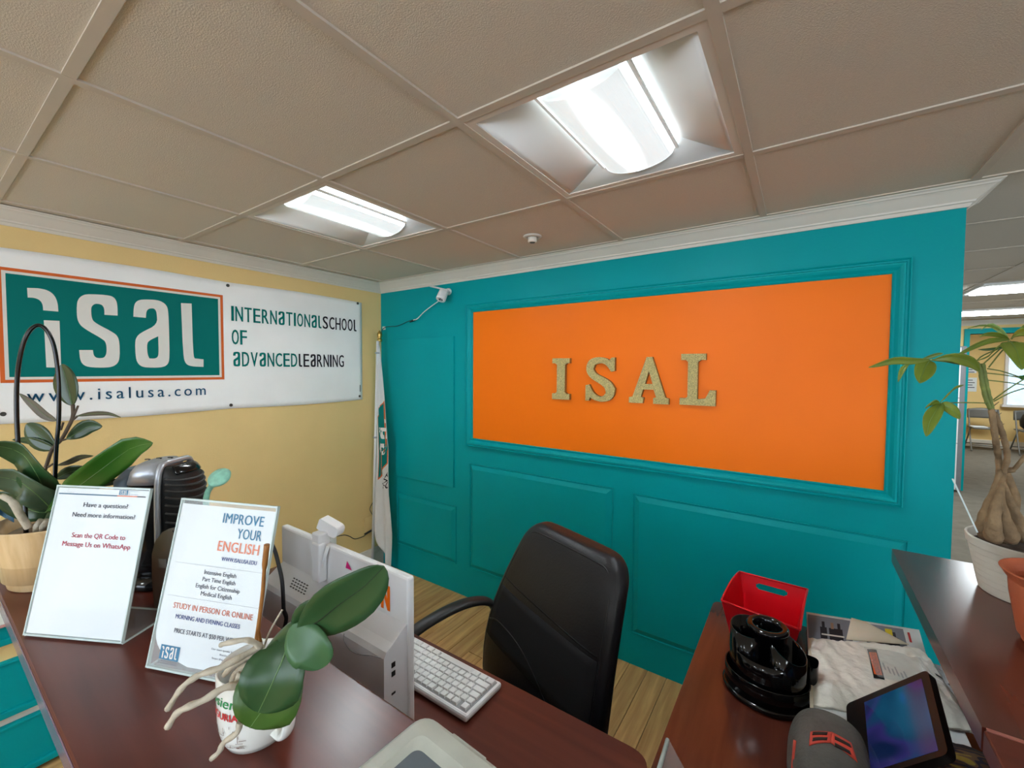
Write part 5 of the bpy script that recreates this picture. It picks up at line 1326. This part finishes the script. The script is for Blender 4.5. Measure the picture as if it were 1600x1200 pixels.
for k, a in enumerate((((1527,567,0),(1510,570,-.02),(1480,565,-.04),(1455,562,-.05)), ((1535,570,0),(1555,552,0),(1576,533,.01)), ((1545,574,0),(1560,555,0),(1579,533,.01)), ((1543,576,0),(1565,580,0),(1590,588,.0)), ((1543,583,0),(1570,586,0),(1604,592,0)),
                       ((1552,625,0),(1575,608,-.01),(1604,590,-.02)), ((1553,627,0),(1578,614,0),(1606,605,0)), ((1545,630,0),(1510,629,-.03),(1471,630,-.05)), ((1543,594,0),(1570,597,0),(1604,602,0)), ((1520,575,0),(1532,558,0),(1560,545,0)))):
    b = B(); b.tube(bez([T(*p) for p in a], 4), .0013 if k else .0022, 6); b.build('petiole', M_stemg, mt)
def ml_(pts, w_, sd=(.1,1,.4), m_=None, sh=.5):
    s_ = RT*sd[0]+UP*sd[1]-FW*sd[2]
    leaf('leaf', [T(*p) for p in pts], w_*.72/730, s_, m_ or M_leafy, mt, fold=.3, shape=sh, n=12)
ml_([(1453,562,-.05),(1425,564,-.06),(1395,563,-.07),(1357,574,-.08)], 17)
ml_([(1448,563,-.05),(1425,568,-.05),(1410,578,-.05),(1403,597,-.05)], 11, (.8,.5,.3))
ml_([(1452,564,-.05),(1445,575,-.06),(1440,588,-.07),(1437,599,-.08)], 34, (1,.1,.2), sh=.42)
ml_([(1458,562,-.05),(1485,558,-.05),(1515,566,-.03),(1530,580,-.01)], 24, (.1,1,.3))
ml_([(1440,561,-.05),(1452,557,-.05),(1462,554,-.05),(1473,552,-.05)], 9)
ml_([(1577,531,.0),(1545,532,-.01),(1518,542,-.02),(1489,558,-.03)], 15)
ml_([(1578,533,.0),(1560,540,-.03),(1545,555,-.04),(1528,563,-.05)], 8, (.5,.8,.3))
ml_([(1577,530,.0),(1558,523,.0),(1540,522,.0),(1530,526,0)], 11)
ml_([(1577,530,.02),(1560,514,.02),(1535,508,.02),(1512,513,.02)], 5, (.1,.8,.6))
ml_([(1576,530,.02),(1560,514,.02),(1545,507,.03),(1532,515,.03)], 10, (.1,.8,.6), mat('pale_leaf', (140,168,96), .4))
ml_([(1578,540,.0),(1560,544,.0),(1540,546,.0),(1528,546,0)], 7, m_=M_leafg)
ml_([(1580,536,-.02),(1588,548,-.05),(1592,562,-.07),(1596,578,-.08)], 46, (1,.1,.3), sh=.4)
ml_([(1580,530,.0),(1592,521,-.03),(1610,520,-.06),(1635,535,-.08)], 18)
ml_([(1580,530,.02),(1595,512,.02),(1615,508,.02),(1640,515,.02)], 12)
ml_([(1580,534,.0),(1592,540,-.02),(1606,552,-.04),(1622,575,-.05)], 16, (.7,.6,.3), m_=M_leafg)
ml_([(1590,588,.0),(1600,590,-.01),(1620,588,-.02),(1645,598,-.03)], 16, (.1,1,.3), m_=M_leafg)
ml_([(1470,630,-.05),(1461,645,-.07),(1452,660,-.08),(1447,682,-.09)], 26, (1,.35,.2))
ml_([(1471,630,-.05),(1482,636,-.07),(1492,645,-.08),(1500,655,-.09)], 20, (.5,.8,.3))
ml_([(1470,629,-.05),(1480,620,-.04),(1492,608,-.03),(1506,602,-.02)], 12, (.5,.8,.3))
ml_([(1468,630,-.05),(1458,628,-.05),(1450,632,-.05),(1445,638,-.05)], 14, (.3,.8,.4))
for k in range(5):
    b = B(); b.tube([T(1550+3*k,640+17*k-4), T(1556+4*k+5,636+17*k-8)], [.0015,.0006], 5); b.build('leaf_scar', M_trunk, mt)
b = B(); q0, q1 = T(1526,832,-.05), T(1487,748,-.06)
b.obox(q0, (q1-q0), V((.003,.0015,0)), V((0,.001,0))); tag(b.build('plant_label_stick', M_acryle), 'clear plastic plant label stick leaning in the ribbed pot', 'plant label')

# ================================================================== BACK AREA
t = thing('locker_stack', 'tall white locker column with triangular vents at the edge of the far opening', 'locker', (4.2,5.5,0))
LX = 4.375; LY = 5.47
b = B(); b.box((3.9,LY,.02), (LX+.05,YF-.035,1.86), .003); b.build('locker_body', mat('grey_locker_steel', (118,120,124), .4), t)
zs = [.03,.58,1.17,1.845]; 
zs = [ .03, ony(1501,693,LY).z, ony(1504,622,LY).z, 1.85]
for a, c_ in zip(zs, zs[1:]):
    b = B(); b.box((3.92,LY-.018,a+.004), (LX,LY,c_-.004), .003); d = b.build('locker_door', mat('white_locker_paint', (226,226,226), .35), t)
    b = B()
    for zz, sg in ((a+.03,1),(c_-.03,-1)):
        for k in range(6): b.box((LX-.10+.007*k,LY-.0195,zz+sg*.022*k-.004), (LX-.03,LY-.018,zz+sg*.022*k+.004))
    b.build('triangular_vent', M_grey, d)
# window with blinds in the far room
q = ony(1577,560,10.3); q2 = ony(1577,632,10.3); WX0 = q.x; WZ0 = q2.z; WZ1 = 1.95; WX1 = WX0+.95
b = B(); b.box((WX0-.05,10.29,WZ0-.05), (WX0,10.35,WZ1+.05)); b.box((WX1,10.29,WZ0-.05), (WX1+.05,10.35,WZ1+.05)); b.box((WX0,10.29,WZ1), (WX1,10.35,WZ1+.05)); b.box((WX0-.08,10.24,WZ0-.05), (WX1+.08,10.35,WZ0)); wn = struct(b.build('window_1', M_white))
b = B(); b.box((WX0,10.335,WZ0), (WX1,10.345,WZ1)); b.build('window_pane', mat('daylit_pane', (180,214,240), .3, emit=1.3), wn)
b = B(); k = 0; z = WZ0+.01
while z < WZ1-.01:
    b.obox(V((WX0+.01,10.30,z)), V((WX1-WX0-.02,0,0)), V((0,.02,.010)), V((0,0,.002))); z += .024
o = b.build('blind_slats', mat('blind_white', (226,232,236), .5), wn); o['kind'] = 'stuff'
for (x0, y0, x1, y1), s_ in (((1517,566,1526,583),'higher'), ((1517,590,1526,612),'lower')):
    a = ony(x0, y0, 10.33); c_ = ony(x1, y1, 10.33)
    t = thing('wall_notice', 'white paper notice on the far yellow wall beyond the opening, the %s one' % s_, 'notice', (a.x,10.34,c_.z))
    b = B(); b.box((a.x-.12,10.34,c_.z), (c_.x,10.348,a.z)); b.build('paper_sheet', M_paper, t)
    pr = Print(lambda u, v, n=0: V((u, 10.337-n, v)))
    for k in range(4): pr.rect(a.x-.10, a.z-.06-.05*k, a.x+(.06 if k % 2 else .03), a.z-.045-.05*k, I_ink)
    pr.build('printed_lines', t)
def folding_chair(loc, label):
    t = thing('folding_chair', label, 'chair', loc, 'grey folding chairs in the far room')
    Mg = mat('grey_chair_steel', (112,112,108), .4, metal=.3)
    for sx in (-1, 1):
        b = B(); b.tube(bez([(sx*.22,-.30,0),(sx*.215,-.12,.35),(sx*.20,.08,.80)]), .012); b.build('front_leg', Mg, t, local=True)
        b = B(); b.tube([(sx*.20,.25,0),(sx*.195,-.08,.44)], .012); b.build('rear_leg', Mg, t, local=True)
    b = B(); b.grid(lambda u, v: (-.215+.43*u, .07-.035*math.cos((u-.5)*PI)*-1+.02*v, .62+.2*v-.03*(2*u-1)**2*v), 12, 5, .012); b.build('backrest', Mg, t, local=True)
    b = B(); b.box((-.20,-.26,.43), (.20,.12,.455), .01); b.build('seat', Mg, t, local=True)
    b = B(); b.tube([(-.20,.20,.10),(.20,.20,.10)], .009); b.tube([(-.215,-.26,.12),(.215,-.26,.12)], .009); b.build('cross_bar', Mg, t, local=True)
    return t
q = ony(1534,704,9.9); folding_chair((q.x,9.85,0), 'grey steel folding chair in the far room, the one beside the locker column')
q = ony(1594,705,9.8); folding_chair((q.x+.12,9.75,0), 'grey steel folding chair in the far room under the blinds, with black bag')
q = ony(1534,658,9.75); b = B(); b.box((q.x-.16,9.62,.458), (q.x+.06,9.85,.475), .003); tag(b.build('paper_pad', M_paper), 'white paper pad lying on the far folding chair seat', 'paper')
q = ony(1600,648,9.65)
b = B(); b.lathe([(.10,.458),(.16,.52),(.17,.62),(.13,.74),(.05,.80),(.01,.81)], 20, c=(q.x+.13,9.68,0)); tag(b.build('black_bag', M_blackm), 'black bag sitting on the folding chair under the blinds', 'bag')
